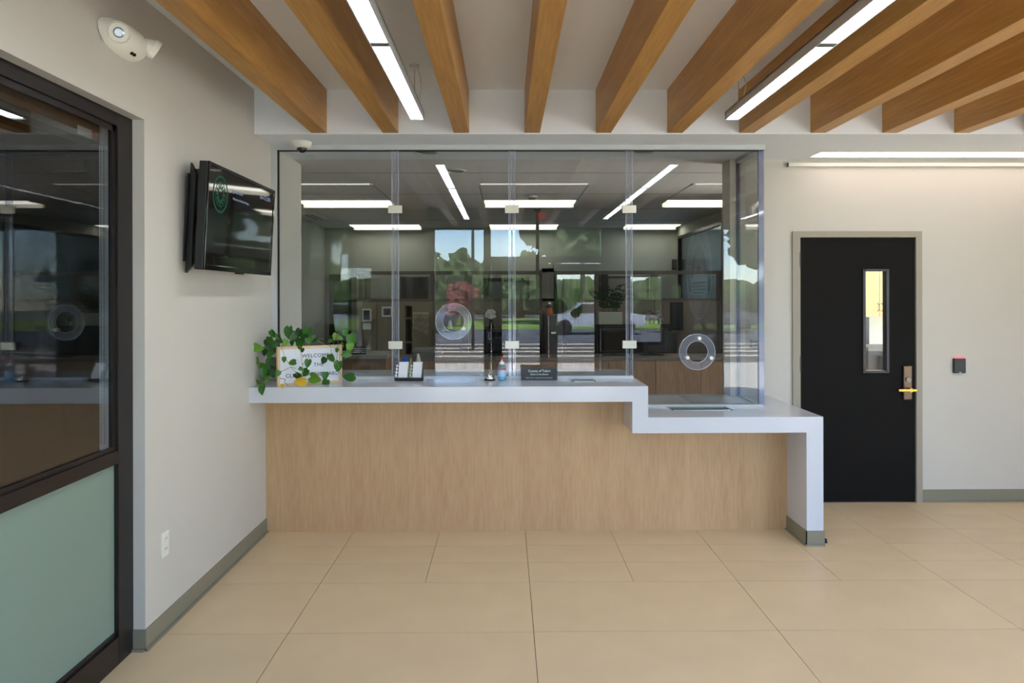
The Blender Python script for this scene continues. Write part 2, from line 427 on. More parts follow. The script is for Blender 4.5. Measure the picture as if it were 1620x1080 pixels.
# ------------------------------------------------------------------ left storefront (window_1)
GX = LW - .08
win = bpy.data.objects.new('window_1', None); COL.objects.link(win); win.location = (GX, 2.0, 0); WL[win.name] = Vector(win.location)
setp(win, 'dark bronze storefront window with frosted lower pane, at the left', kind='structure')
fx0, fx1 = GX - .02, LW - .055
y0w = -.5
B('jamb', (fx0, fx1, 3.225, jd, 0, 2.484), BLACKF, win, .002)
B('jamb', (fx0, fx1, y0w, y0w + .1, 0, 2.484), BLACKF, win)
B('head', (fx0, fx1 - .001, y0w + .1, 3.225, 2.425, 2.484), BLACKF, win, .002)
B('mid_rail', (fx0, fx1 - .001, y0w + .1, 3.225, .905, .965), BLACKF, win, .002)
B('glazing_stop', (GX + .004, fx1 - .012, y0w, 3.225, .965, .985), BLACKF, win)
B('glazing_stop', (GX + .004, fx1 - .012, 3.2, 3.225, .985, 2.425), BLACKF, win)
B('glazing_stop', (GX + .004, fx1 - .012, y0w, 3.225, 2.40, 2.425), BLACKF, win)
B('bottom_rail', (fx0, fx1 - .001, y0w + .1, 3.225, 0, .125), BLACKF, win, .002)
B('glazing_stop', (GX + .004, fx1 - .012, y0w, 3.225, .125, .145), BLACKF, win)
B('pane', (GX - .004, GX + .004, y0w, 3.225, .94, 2.45), DARKGL, win, label='clear upper pane mirroring the counter')
B('pane', (GX - .004, GX + .004, y0w, 3.225, .12, .93), FROST, win, label='frosted lower pane')
# white return of the wall on the far side of the glass, bead chain and shade
struct('trim_3', MB().box(GX - .129, GX - .021, jd - .004, jd, .0, 2.36), WALLW, label='white wall return seen through the left pane')
sh = thing('roller_shade', 'grey roller shade cassette with bead chain, behind the left window pane', 'window shade', (GX - .14, 2.0, 2.39))
B('cassette', (GX - .22, GX - .125, .2, jd - .01, 2.37, 2.47), mat('shade_grey', (110, 110, 108), .6), sh, .004)
bc = MB()
for i in range(150):
    z = 2.36 - i * .0093
    for dy in (0, .02): bc.sphere((GX - .098 - dy * .7, jd - .02, z), .0028, n=6)
setp(obj('bead_chain', bc, GREY, sh), kind='stuff')
st = thing('warning_label', 'white and orange label stuck on the shade cassette behind the left pane', 'label', (GX - .118, 3.1, 2.40))
p0, p1 = 3.16, 3.32
B('paper_label', (GX - .119, GX - .1175, p0, 3.27, 2.375, 2.415), PAPER, st)
B('orange_patch', (GX - .1185, GX - .117, 3.27, p1, 2.375, 2.415), ORANGE, st)
# dark door with closer in the side room
dd = thing('side_room_door', 'black door with a door closer in the dark room, seen through the left pane', 'door', (-3.4, 5.55, 0))
B('door_leaf', (-4.2, -3.05, 5.54, 5.59, .01, 2.75), mat('side_door', (44, 42, 42), .5), dd)
q = at(104, 262, 5.5)
B('closer_box', (q.x - .16, q.x + .16, 5.46, 5.54, q.z - .045, q.z + .045), DGREY, dd, .006)
obj('closer_arm', MB().box(q.x - .5, q.x + .05, 5.47, 5.49, q.z + .09, q.z + .11).box(q.x + .0, q.x + .03, 5.47, 5.50, q.z + .04, q.z + .11), DGREY, dd)

# ------------------------------------------------------------------ black door (door_1) with steel frame
d1 = bpy.data.objects.new('door_1', None); COL.objects.link(d1); d1.location = (ax(1355, YW), YW, 0); WL[d1.name] = Vector(d1.location)
setp(d1, 'black door with a narrow vision window, right of the counter', kind='structure')
sx0, sx1, sz = ax(1265.5, YW), ax(1447, YW), az(376, YW, 1355)
fm = MB()
for a, b in ((dx0, sx0 - .003), (sx1 + .003, dx1)): fm.box(a, b, YW - .018, YW + .13, 0, dz)
fm.box(sx0 - .003, sx1 + .003, YW - .018, YW + .13, sz + .003, dz)
fm.box(sx0 - .004, sx0 + .014, YW + .04, YW + .12, 0, sz).box(sx1 - .014, sx1 + .004, YW + .04, YW + .12, 0, sz)
obj('door_frame', fm, DFRAME, d1)
l0, l1, lz0, lz1 = ax(1367, YW), ax(1403, YW), az(587, YW, 1385), az(428, YW, 1385)
sl = MB().box(sx0, l0, YW, YW + .045, .008, sz).box(l1, sx1, YW, YW + .045, .008, sz).box(l0, l1, YW, YW + .045, .008, lz0).box(l0, l1, YW, YW + .045, lz1, sz)
obj('door_leaf', sl, DOORB, d1)
lf = MB(); e = .013
for a in ((l0 - e, l0 + e * .6, lz0 - e, lz1 + e), (l1 - e * .6, l1 + e, lz0 - e, lz1 + e)): lf.box(a[0], a[1], YW - .012, YW + .05, a[2], a[3])
for a in ((lz0 - e, lz0 + e * .4), (lz1 - e * .4, lz1 + e)): lf.box(l0, l1, YW - .012, YW + .05, a[0], a[1])
lt = obj('vision_frame', lf, mat('lite_frame', (52, 50, 50), .35, .3), d1)
B('vision_pane', (l0, l1, YW + .02, YW + .026, lz0, lz1), GLASS, lt)
for py in (411, 575, 745):
    z = az(py, YW, 1265)
    obj('hinge', MB().cyl((sx0 - .006, YW - .012, z - .06), (sx0 - .006, YW - .012, z + .06), .007, n=12).box(sx0 - .012, sx0 + .004, YW - .01, YW + .002, z - .06, z + .06), mat('hinge_%d' % py, (90, 86, 80), .35, .8), d1)
ex, ez0, ez1 = ax(1434, YW), az(632, YW, 1434), az(578, YW, 1434)
lk = B('lock_plate', (ex - .036, ex + .036, YW - .022, YW, ez0, ez1), BRONZE, d1, .008)
obj('keyhole', MB().cyl((ex, YW - .032, az(600, YW, 1434)), (ex, YW - .02, az(600, YW, 1434)), .02, n=24), mat('key_cylinder', (150, 140, 126), .5, .6), lk)
hz = az(615.5, YW, 1430)
obj('lever', MB().cyl((ex, YW - .07, hz), (ex, YW - .02, hz), .017, n=20).box(ex - .105, ex + .045, YW - .075, YW - .058, hz - .011, hz + .011, bev=.004), BRASS, lk, label='worn brass lever')
# what shows through its pane
wr = thing('wall_cabinet', 'pale maple wall cabinet seen through the narrow door window', 'cabinet', (ax(1385, 8.2), 8.2, 1.4))
za = az(500, 8.2, 1385); xc = ax(1391.5, 8.2)
B('body', (xc - .8, xc + .8, 8.22, 8.6, za, 2.7), MAPLE, wr)
for sgn in (-1, 1):
    dr = B('door', (xc + min(0, sgn * .45) + .002, xc + max(0, sgn * .45) - .002, 8.2, 8.22, za, 2.68), MAPLE, wr)
    z0h, z1h = az(492, 8.2, 1385), az(480, 8.2, 1385)
    obj('handle', MB().tube([(xc + sgn * .022, 8.2, z0h), (xc + sgn * .022, 8.17, z0h + .008), (xc + sgn * .022, 8.17, z1h - .008), (xc + sgn * .022, 8.2, z1h)], .005), BRONZE, dr)
struct('wall_copy_room', MB().box(OX1 + .1, XR, 8.6, 8.7, 0, ZS), OWALL, label='pale wall of the copy room behind the black door')
cp = thing('copier', 'grey office copier seen through the lower part of the door window', 'copier', (4.05, 7.6, 0))
xa = ax(1373, 7.6)
B('body', (xa, xa + .6, 7.6, 8.1, .02, az(556, 7.6, 1390)), DGREY, cp, .01)
B('scanner_lid', (xa - .0, xa + .6, 7.6, 8.1, az(556, 7.6, 1390), az(549, 7.6, 1390)), GREY, cp, .01)
B('control_panel', (xa + .12, xa + .3, 7.53, 7.6, az(585, 7.6, 1390), az(562, 7.6, 1390)), GREY, cp, .01)
B('paper_tray', (xa + .02, xa + .58, 7.585, 7.6, .2, .45), GREY, cp)
tb = thing('black_locker', 'black locker edge behind the door window, left of the copier', 'cabinet', (ax(1368, 8.0), 8.0, 0))
B('body', (ax(1350, 8.2), ax(1375, 8.2), 8.2, 8.5, 0, za - .01), BLACK, tb); B('door', (ax(1351, 8.2), ax(1374, 8.2), 8.185, 8.2, .05, za - .06), BLACK, tb)

# ------------------------------------------------------------------ ceiling beams
WORDS = ['first', 'second', 'third', 'fourth', 'fifth', 'sixth', 'seventh', 'eighth', 'ninth', 'tenth', 'eleventh', 'twelfth', 'thirteenth', 'fourteenth', 'fifteenth', 'sixteenth', 'seventeenth']
bl = [493.5, 606.5, 718.5, 830.5, 943, 1056, 1169.5, 1282.5, 1396, 1510]
bx = [ax(p, YF) for p in bl]
step = (bx[-1] - bx[0]) / 9
while bx[-1] + step + .12 < XR: bx.append(bx[-1] + step)
for i, x in enumerate(bx):
    nm = 'ceiling_beam' if i == 0 else 'ceiling_beam'
    lab = 'wooden ceiling beam nearest the left wall' if i == 0 else f'{WORDS[i]} wooden ceiling beam counted from the left wall'
    B(nm, (x, x + .103, YR + .02, YF, 2.758, ZC), BEAM, None, .002, label=lab, cat='beam', group='wooden ceiling beams')

# ------------------------------------------------------------------ pendant lights
def pendant(xc, label, wid=.088):
    zt = 2.755
    t = thing('linear_pendant', label, 'light fixture', (xc, 2.3, zt), group='linear pendant lights')
    ys = [.24, 1.72, 3.12, 4.42]
    h = MB().box(xc - wid / 2, xc - wid / 2 + .006, ys[0], ys[-1] + .006, zt - .003, zt + .045).box(xc + wid / 2 - .006, xc + wid / 2, ys[0], ys[-1] + .006, zt - .003, zt + .045)
    h.box(xc - wid / 2, xc + wid / 2, ys[0], ys[-1] + .006, zt + .039, zt + .045)
    h.box(xc - wid / 2, xc + wid / 2, ys[-1], ys[-1] + .006, zt - .003, zt + .04).box(xc - wid / 2, xc + wid / 2, ys[0] - .006, ys[0], zt - .003, zt + .04)
    obj('housing', h, ALU, t)
    for a, b in zip(ys, ys[1:]):
        B('diffuser', (xc - wid / 2 + .007, xc + wid / 2 - .007, a + .025, b - .025, zt, zt + .004), LENS, t)
    for y in ys[1:-1]: B('joint_plate', (xc - wid / 2 + .006, xc + wid / 2 - .006, y - .024, y + .024, zt - .001, zt + .006), GREY, t)
    for y in (ys[0] + .3, 3.95, 4.3)[0::2]:
        cb = obj('cable', MB().cyl((xc, y, zt + .04), (xc, y, ZC - .03), .0016, n=6), STEEL, t)
        obj('canopy', MB().cyl((xc, y, ZC - .012), (xc, y, ZC), .03, n=20).cyl((xc, y, ZC - .05), (xc, y, ZC - .01), .006, n=10), WHITEP, cb)
    pts = [(xc + .01 + .03 * math.sin(k / 10 * PI), 4.3 + .015 * math.sin(k * .9), zt + .04 + (ZC - zt - .04) * k / 10) for k in range(11)]
    obj('power_cord', MB().tube(pts, .003, 6), WHITEP, t)
    return t
pendant(ax(660.5, 4.42), 'white linear pendant light hanging left, between second and third beam')
pendant(ax(1159, 4.42), 'white linear pendant light hanging right, between sixth and seventh beam')
pendant(ax(1159, 4.42) + 1.95, 'extra white linear pendant light added beyond the right edge')  # unseen third pendant, added for more light
# soffit light along the wall and the rail under it
q0, q1 = on_z(1283, 247.5, ZS), on_z(1283, 240.5, ZS)
sl = thing('soffit_light', 'long recessed light in the soffit above the black door', 'light fixture', ((q0.x + XR) / 2, q0.y, ZS - .004))
obj('frame', MB().box(q0.x - .01, XR - .05, min(q0.y, q1.y) - .01, max(q0.y, q1.y) + .01, ZS - .003, ZS), WHITEP, sl)
B('lens', (q0.x, XR - .06, min(q0.y, q1.y), max(q0.y, q1.y), ZS - .006, ZS - .002), WASH, sl)
r0 = ax(1248, YW - .03)
rl = thing('picture_rail', 'thin white rail mounted along the top of the right wall', 'rail', ((r0 + XR) / 2, YW - .02, 2.70))
B('rail_profile', (r0, XR, YW - .035, YW, az(263, YW - .03, 1248), az(257.5, YW - .03, 1248)), WHITEP, rl)
B('end_cap', (r0 - .004, r0, YW - .036, YW, az(263.5, YW - .03, 1248), az(257, YW - .03, 1248)), GREY, rl)
# card reader
c = at(1515.5, 577, YW)
cr = thing('card_reader', 'black card reader with a red light on the wall right of the door', 'card reader', (c.x, YW, c.z - .065))
B('housing', (c.x - .046, c.x + .046, YW - .03, YW, c.z - .064, c.z + .055), BLACK, cr, .006)
B('status_light', (c.x - .034, c.x + .034, YW - .031, YW - .008, c.z + .054, c.z + .062), LEDR, cr)
B('badge', (c.x - .008, c.x + .008, YW - .032, YW - .029, c.z - .06, c.z - .054), WHITEP, cr)
# outlet on the left wall
c = on_x(260, 860, LW)
ol = thing('wall_outlet', 'white double power outlet low on the left wall', 'outlet', (LW, c.y, c.z - .06))
B('cover_plate', (LW, LW + .006, c.y - .038, c.y + .038, c.z - .062, c.z + .062), WHITEP, ol, .002)
for dz_ in (-.025, .025):
    s_ = obj('socket', MB().cyl((LW + .004, c.y, c.z + dz_), (LW + .009, c.y, c.z + dz_), .017, n=20), WHITEP, ol)
    obj('slot', MB().box(LW + .008, LW + .0098, c.y - .008, c.y - .006, c.z + dz_ - .002, c.z + dz_ + .008).box(LW + .008, LW + .0098, c.y + .006, c.y + .008, c.z + dz_ - .002, c.z + dz_ + .008), INK, s_)
# emergency light
c = Vector((LW, 3.14, 2.792))
em = thing('emergency_light', 'cream twin-head emergency light high on the left wall', 'emergency light', (LW, c.y, c.z - .08))
mb = MB()
n = 28; rings = []
for i in range(11):                                 # half shell, widest at the wall, drooping belly
    a = i / 10 * PI / 2; rr = math.cos(a); xx = LW + .002 + .085 * math.sin(a)
    rings.append([mb.bm.verts.new((xx, c.y + .175 * max(rr, .02) * math.copysign(abs(math.cos(2 * PI * k / n)) ** .8, math.cos(2 * PI * k / n)),
                  c.z + (.085 if math.sin(2 * PI * k / n) < 0 else .055) * max(rr, .02) * math.sin(2 * PI * k / n) - .0 )) for k in range(n)])
for i in range(10):
    for k in range(n): mb.bm.faces.new((rings[i][k], rings[i][(k + 1) % n], rings[i + 1][(k + 1) % n], rings[i + 1][k]))
mb.bm.faces.new(rings[-1]); mb.bm.faces.new(rings[0][::-1])
obj('housing', mb, OFFWHITE, em, smooth=True)
for yy, dirv in ((c.y - .145, Vector((.45, -1, -.35))), (c.y + .125, Vector((.75, .65, -.5)))):
    hc = Vector((LW + .075, yy, c.z - (.032 if yy < c.y else .0))); M = dirv.normalized().to_track_quat('Z', 'Y').to_matrix().to_4x4()
    hd = obj('lamp_head', MB().lathe([(.010, -.045), (.026, -.036), (.037, -.013), (.041, .010), (.040, .017), (.037, .019)], hc, 28, M), OFFWHITE, em, smooth=True)
    obj('lens', MB().lathe([(.021, .018), (.021, .021), (.016, .024)], hc, 20, M), mat('lamp_lens', (150, 158, 166), .15, .6), hd)
    obj('visor', MB().ring(hc, .0445, .0415, .027, M), OFFWHITE, hd)
obj('indicator', MB().box(LW + .05, LW + .062, c.y - .01, c.y - .002, c.z - .077, c.z - .066).box(LW + .05, LW + .062, c.y + .01, c.y + .018, c.z - .077, c.z - .066), INK, em)

# ------------------------------------------------------------------ television
tvt = thing('television', 'black wall-mounted flat television on the left wall', 'television', (LW + .14, 4.19, 1.795), rot=(0, math.radians(3), 0))
L2, H2 = .52, .56
B('casing', (-.05, -.004, -L2, L2, 0, H2), BLACK, tvt, .006, local=True)
mb = MB()
for b in ((-.006, .004, -L2, L2, 0, .028), (-.006, .004, -L2, L2, H2 - .02, H2), (-.006, .004, -L2, -L2 + .02, .028, H2 - .02), (-.006, .004, L2 - .02, L2, .028, H2 - .02)): mb.box(*b, bev=.002)
obj('bezel', mb, GLOSSB, tvt, local=True)
scn = B('screen', (-.006, .0, -L2 + .02, L2 - .02, .028, H2 - .02), SCREEN, tvt, local=True)
FX = Matrix.Rotation(PI / 2, 4, 'Z') @ Matrix.Rotation(PI / 2, 4, 'X')      # lettering facing +X, reading towards +Y
SCRT = emit('screen_text', (150, 165, 190), .5); SCRG = emit('screen_green', (60, 130, 100), .3)
for s_, sz_, y_, z_ in (('Agenda Items:', .030, -.12, .105), ('Welcome to the Board Meeting', .019, -.06, .148), ('June 22, 2021', .036, .35, .075)):
    obj('screen_text', text_into(MB(), s_, sz_, Matrix.Translation((.0008, y_, H2 - z_)) @ FX, ext=.0002), SCRT, scn, local=True)
FXM = FX
tx = MB(); cc = Vector((.0008, -.355, H2 - .15))
for r_ in (.10, .094, .068): tx.ring(cc, r_, r_ - .004, .0003, Matrix.Rotation(PI / 2, 4, 'Y'), 40)
for k in range(12):
    a = k / 12 * 2 * PI
    tx.box(-.0002, .0002, -.006, .006, .03, .055, M=Matrix.Translation(cc) @ Matrix.Rotation(a, 4, 'X'))
obj('screen_seal', tx, SCRG, scn, local=True)
mb = MB().box(-.135, -.128, -.46, .02, .04, .5).box(-.13, -.05, -.42, -.38, .03, .53).box(-.13, -.05, -.06, -.02, .03, .53).box(-.13, -.06, -.42, -.02, .22, .30)
mb.poly([(-.13, -.44, .47), (-.13, -.44, .56), (-.10, -.44, .50), (-.10, -.44, .02), (-.13, -.44, -.02)], (0, .03, 0))
obj('wall_bracket', mb, BLACK, tvt, local=True)
obj('sensor', MB().box(-.03, -.005, -.02, .06, -.008, .002), BLACK, tvt, local=True)

# ------------------------------------------------------------------ reception counter
ZH, ZL, TH = 1.06, .854, .104
XD = ax(1025, YC); XE = ax(1302, YC)
xd0, xe0 = ax(1000, YC), ax(1275.5, YC)
ct = thing('reception_counter', 'stepped reception counter with white top and pale wood front', 'counter', (.2, YP, 0))
tp = MB()
prof = [(LW, ZH), (XD, ZH), (XD, ZL), (XE, ZL), (XE, .1), (xe0, .1), (xe0, ZL - TH), (xd0, ZL - TH), (xd0, ZH - TH + .002), (LW, ZH - TH + .002)]
tp.poly([(x_, YC, z_) for x_, z_ in prof], (0, YP - YC, 0))
tp.box(LW, XD, YP, YW + .14, ZH - TH, ZH).box(XD - .1, XD, YP, YW + .1, ZL - .02, ZH - TH)
tp.box(xd0, XE, YP, YW - .002, ZL - TH, ZL).box(xd0, XJ - .002, YW - .002, YW + .14, ZL - TH, ZL)
tp.box(xe0, XE, YP, YW - .01, .1, ZL - TH)
bmesh.ops.remove_doubles(tp.bm, verts=tp.bm.verts, dist=.0005)
obj('worktop', tp, SOLID, ct)
pn = MB().poly([(LW, YP, 0), (xe0, YP, 0), (xe0, YP, ZL - TH), (xd0, YP, ZL - TH), (xd0, YP, ZH - TH), (LW, YP, ZH - TH)], (0, .04, 0))
obj('front_panel', pn, PANEL, ct)
B('side_panel', (xe0 + .001, XE - .001, YC + .002, YP + .3, .0, .1), BLACK, ct) if False else None
mb = MB().box(xe0 - .006, xe0, YC - .006, YP, 0, .1).box(xe0 - .006, XE + .006, YC - .006, YC, 0, .1).box(XE, XE + .006, YC, YW, 0, .1)
mb.box(xe0 - .016, XE + .006, YC - .016, YC, 0, .012).box(xe0 - .016, xe0, YC, YP, 0, .012).box(xe0, XE, YC, YW - .02, 0, .1)
obj('base_strip', mb, BASEB, ct)
# raised slabs under the glass
B('upper_sill', (LW, ax(1002, YG - .05), YG - .05, 5.56, ZH, ZH + .022), SOLID, ct, .002)
B('lower_sill', (XD, ax(1208, YG - .03), YG - .03, YG + .03, ZL, ZL + .014), ALU, ct)
B('lower_slab', (XD, ax(1090, 5.3), 5.23, 5.66, ZL, ZL + .012), mat('grey_pad', (176, 178, 180), .4), ct)
# deal trays
def tray(x0p, x1p, yf, yb, z, label):
    p0 = on_z(x0p, yf, z); p1 = on_z(x1p, yf, z); p2 = on_z((x0p + x1p) / 2, yb, z)
    t = thing('deal_tray', label, 'tray', ((p0.x + p1.x) / 2, p0.y, z), group='metal deal trays')
    x0, x1, ya, yb_ = p0.x, p1.x, p0.y, p2.y
    mb = MB(); r_ = .012; h = .004
    mb.box(x0, x1, ya, ya + r_, z, z + h).box(x0, x1, yb_ - r_, yb_, z, z + h).box(x0, x0 + r_, ya, yb_, z, z + h).box(x1 - r_, x1, ya, yb_, z, z + h)
    obj('rim', mb, STEEL, t)
    B('well', (x0 + r_, x1 - r_, ya + r_, yb_ - r_, z, z + .0015), mat('tray_well', (90, 90, 88), .25, .9), t)
tray(905, 943, 603.5, 596.5, ZH, 'small steel deal tray sunk in the high counter, right of the nameplate')
tray(1063, 1160, 649, 641, ZL, 'long steel deal tray in the lower counter under the speak ring')

# ------------------------------------------------------------------ glass screen over the counter
gs = thing('glass_screen', 'clear security glass screen standing on the counter', 'glass screen', (0, YG, ZH))
zt = az(238, YG); zr = az(230.5, YG)
xl, xr_ = ax(432, YG), ax(1208, YG)
B('top_rail', (LW, xr_ + .005, YG - .03, YG + .02, zt, ZS), ALU, gs)
B('side_channel', (LW, ax(440, YG), YG - .03, YG + .02, ZH, zt), ALU, gs)
sb = MB().box(ax(440, YG), ax(442, YG), YG - .01, YG + .01, ZH + .022, zt).box(ax(440, YG), xr_, YG - .012, YG + .01, zt - .006, zt)
obj('black_seal', sb, INK, gs)
xj = [ax(441, YG), ax(626, YG), ax(810, YG), ax(995, YG), ax(1203, YG)]
for i in range(4):
    zb = ZH + .022 if i < 3 else ZL + .014
    B('glass_pane', (xj[i] + .003, xj[i + 1] - .003, YG - .005, YG + .005, zb, zt - .003), SEC, gs)
for i, z0 in ((1, ZH + .022), (2, ZH + .022), (3, ZH + .022)):
    x = xj[i]
    for s_ in (-1, 1):
        B('joint_strip', (x + s_ * .0125 - .009, x + s_ * .0125 + .009, YG - .016, YG - .007, z0, zt - .006), ACRYL, gs)
    for s_ in (-1, 1): B('edge_glint', (x + s_ * .0235 - .0015, x + s_ * .0235 + .0015, YG - .018, YG - .005, z0, zt - .006), RIMA, gs)  # pale bars put the glint of polished edges into the colour
    for z in (az(331.5, YG, 810), az(545, YG, 810)):
        B('clamp', (x - .05, x + .05, YG - .026, YG - .008, z - .028, z + .028), CLAMP, gs, .002, label='satin nickel clamp')
# side return to the wall
XG = ax(1204, YG)
B('glass_pane', (XG - .004, XG + .004, YG + .02, YW - .01, ZL + .002, zt - .003), SEC, gs)
B('corner_strip', (ax(1199.5, YG), ax(1208, YG), YG - .012, YG + .01, ZL + .014, zt), ACEDGE, gs)
B('side_rail', (XG - .02, XG + .012, YG + .02, YW, zt, ZS), ALU, gs)
B('wall_channel', (XG - .012, XG + .012, YW - .014, YW, ZL, zt), mat('dark_channel', (70, 80, 110), .3, .4), gs)
B('bottom_rail', (XG - .012, XG + .012, YG + .03, YW, ZL, ZL + .012), ALU, gs)
for z in (az(332, YG, 1195), az(544.5, YG, 1195)):
    B('clamp', (ax(1189, YG + .02), ax(1200, YG + .02), YG + .015, YG + .06, z - .028, z + .028), CLAMP if z > 2 else mat('clamp_dark', (110, 106, 104), .35, .6), gs, .002)
def speak_ring(px, py, dots, label):
    c = at(px, py, YG - .01); M = FACE
    t = thing('speak_ring', label, 'speak-through ring', (c.x, YG - .02, c.z - .13), group='acrylic speak-through rings')
    cc = Vector((c.x, YG - .028, c.z))
    obj('disc', MB().ring(cc, .130, .078, .008, M), ACRYL, t)
    obj('rim', MB().ring(cc + Vector((0, -.001, 0)), .1315, .1285, .010, M).ring(cc + Vector((0, -.001, 0)), .079, .0765, .010, M), RIMA, t)
    for k, (a, dx, dy) in enumerate(dots):
        p = at(dx, dy, YG - .03)
        obj('standoff', MB().cyl((p.x, YG - .044, p.z), (p.x, YG - .008, p.z), .013 if a else .009, n=20), WHITEP if a else ACRYL, t)
speak_ring(718, 508, [(1, 734, 520), (0, 699, 524), (0, 716, 485)], 'clear round speak-through ring on the left part of the glass')
speak_ring(1101.5, 556, [(1, 1106, 535), (1, 1087.5, 565.5), (1, 1125, 566)], 'clear round speak-through ring with three white studs, right glass')

# dome camera
c = on_z(478, 226, ZS)
dc = thing('dome_camera', 'small white dome camera under the soffit, left end of the glass', 'camera', (c.x, 5.05, ZS - .07))
cx = ax(478, 5.05)
obj('housing', MB().lathe([(.05, -.045), (.066, -.03), (.07, -.012), (.07, 0)], (cx, 5.05, ZS), 28), WHITEP, dc, smooth=True)
obj('dome', MB().sphere((cx, 5.05, ZS - .044), .036, (1, 1, .9)), GLOSSB, dc, smooth=True)

# ------------------------------------------------------------------ things on the counter
def on_top(px, py): return on_z(px, py, ZH)
# letter board
pL, pR = Vector((ax(439, 4.74), 4.74, ZH)), Vector((ax(541, 4.98), 4.98, ZH))
ang = math.atan2(pR.y - pL.y, pR.x - pL.x); W_ = (pR - pL).length; H_ = .262
lb = thing('letter_board', 'white letter board in a pale wood frame reading welcome, under the vines', 'letter board', pL, ang)
f_ = .017
mb = MB()
for b in ((0, W_, 0, f_), (0, W_, H_ - f_, H_), (0, f_, f_, H_ - f_), (W_ - f_, W_, f_, H_ - f_)): mb.box(b[0], b[1], 0, .035, b[2], b[3], bev=.0015)
obj('frame', mb, PALEWOOD, lb, local=True)
B('felt', (f_, W_ - f_, .008, .03, f_, H_ - f_), BOARDW, lb, local=True)
for s_, xx, zz in (('WELCOME', .58, .74), ('TO', .42, .5), ('THE', .63, .5), ('CLERK', .25, .25), ('OF', .44, .25), ('THE', .60, .25), ('BOARD', .81, .25)):
    tx = text_into(MB(), s_, .036 if s_ != 'BOARD' else .035, Matrix.Translation((W_ * xx, .0075, H_ * zz)) @ FACE, space=1.12)
    obj('lettering', tx, INK, lb, local=True)
# pothos: pot behind the board, vines and individual leaves
pp = Vector((ax(455, 5.0), 5.02, ZH))
pl = thing('pothos_plant', 'trailing green pothos vine spilling over the letter board', 'plant', pp)
obj('pot', MB().lathe([(.045, 0), (.055, .01), (.066, .12), (.070, .125), (.064, .13), (.058, .118)], pp, 24), POT, pl, smooth=True)
obj('soil', MB().cyl(pp + Vector((0, 0, .10)), pp + Vector((0, 0, .115)), .058), BROWNS, pl)
def leaf_mesh(m, fold):
    b = bmesh.new(); N = 8
    outline = [(0, 0), (.20, .12), (.38, .02), (.50, -.18), (.48, -.42), (.36, -.66), (.18, -.86), (0, -1.0)]
    outline = [(x, y) for x, y in outline]
    mid = [b.verts.new((0, -y * 1.0 * 1, 0)) for y in (0, -.0, .02, .18, .42, .66, .86, 1.0)]
    mids = [b.verts.new((0, y, -.03 * math.sin(abs(y) * PI))) for y in (-.02, -.06, -.14, -.26, -.44, -.66, -.86)]
    tip = b.verts.new((0, -1.0, -.06))
    for v in mid: b.verts.remove(v)
    for s in (-1, 1):
        vs = [b.verts.new((s * x, y, fold * x + (.0 if y > -.7 else -.04))) for x, y in outline[1:-1]]
        chain = [mids[0]] + vs + [tip]
        ml = mids + [tip]
        for i in range(len(vs) - 1):
            q_ = [ml[i], vs[i], vs[i + 1], ml[i + 1]]
            b.faces.new(q_ if s > 0 else q_[::-1])
        q_ = [ml[len(vs) - 1], vs[-1], tip]
        b.faces.new(q_ if s > 0 else q_[::-1]) if len(set(q_)) == 3 else None
    me = bpy.data.meshes.new('leaf'); b.to_mesh(me); b.free(); me.materials.append(m)
    me.polygons.foreach_set('use_smooth', [True] * len(me.polygons)); return me
LM = {k: leaf_mesh(m, .28) for k, m in (('g', LGREEN), ('l', LLIGHT), ('y', LYEL), ('d', LDARK))}
# (zoom x, zoom y of the leaf centre, length, rotation in the picture, colour, depth)
LV = [(520,200,150,0,'g'),(330,215,110,-35,'g'),(640,205,110,20,'d'),(735,215,160,5,'g'),(820,280,100,30,'d'),(660,340,140,0,'g'),
 (470,325,90,20,'l'),(410,290,100,-50,'d'),(270,340,120,-20,'d'),(140,385,130,-75,'l'),(130,545,120,5,'l'),(205,620,110,0,'l'),
 (290,480,110,10,'g'),(310,640,180,0,'g'),(240,720,150,-10,'g'),(330,700,110,20,'d'),(140,815,130,-75,'l'),(195,900,120,-5,'g'),
 (290,400,90,-10,'d'),(460,530,70,0,'g'),(560,565,90,80,'g'),(680,415,60,10,'d'),(750,575,100,5,'g'),(665,645,60,-60,'g'),
 (720,690,110,40,'g'),(640,725,110,-50,'d'),(655,795,140,85,'y'),(840,760,160,-75,'l'),(960,730,100,0,'g'),(965,815,110,30,'g'),
 (1040,510,110,-20,'g'),(945,540,90,30,'d'),(1120,610,130,10,'g'),(1280,290,160,-12,'g'),(1260,380,110,10,'l'),(1210,460,110,75,'g'),
 (1250,735,150,82,'g'),(1105,415,60,30,'g'),(1205,200,90,0,'g'),(1085,250,90,15,'l'),(1170,350,70,-30,'l'),(565,260,100,30,'d'),
 (620,290,90,-20,'g'),(350,340,90,30,'g'),(435,855,50,-20,'y'),(1020,300,60,50,'g'),(1150,270,60,-60,'l'),(270,560,90,15,'g'),(380,700,80,30,'g')]
LV += [(300,300,120,-10,'g'),(230,430,110,10,'d'),(350,560,120,-10,'d'),(280,660,130,20,'d'),(330,430,110,30,'g'),(210,690,110,0,'g'),(370,620,90,10,'g'),(600,230,110,-10,'d'),(560,320,90,15,'g'),(700,260,110,10,'d'),(760,300,90,-20,'g'),(390,250,80,-20,'g'),(260,770,90,-30,'l')]
def zp(zx, zy, Y): return at(390 + zx / 7.716, 500 + zy / 7.716, Y)
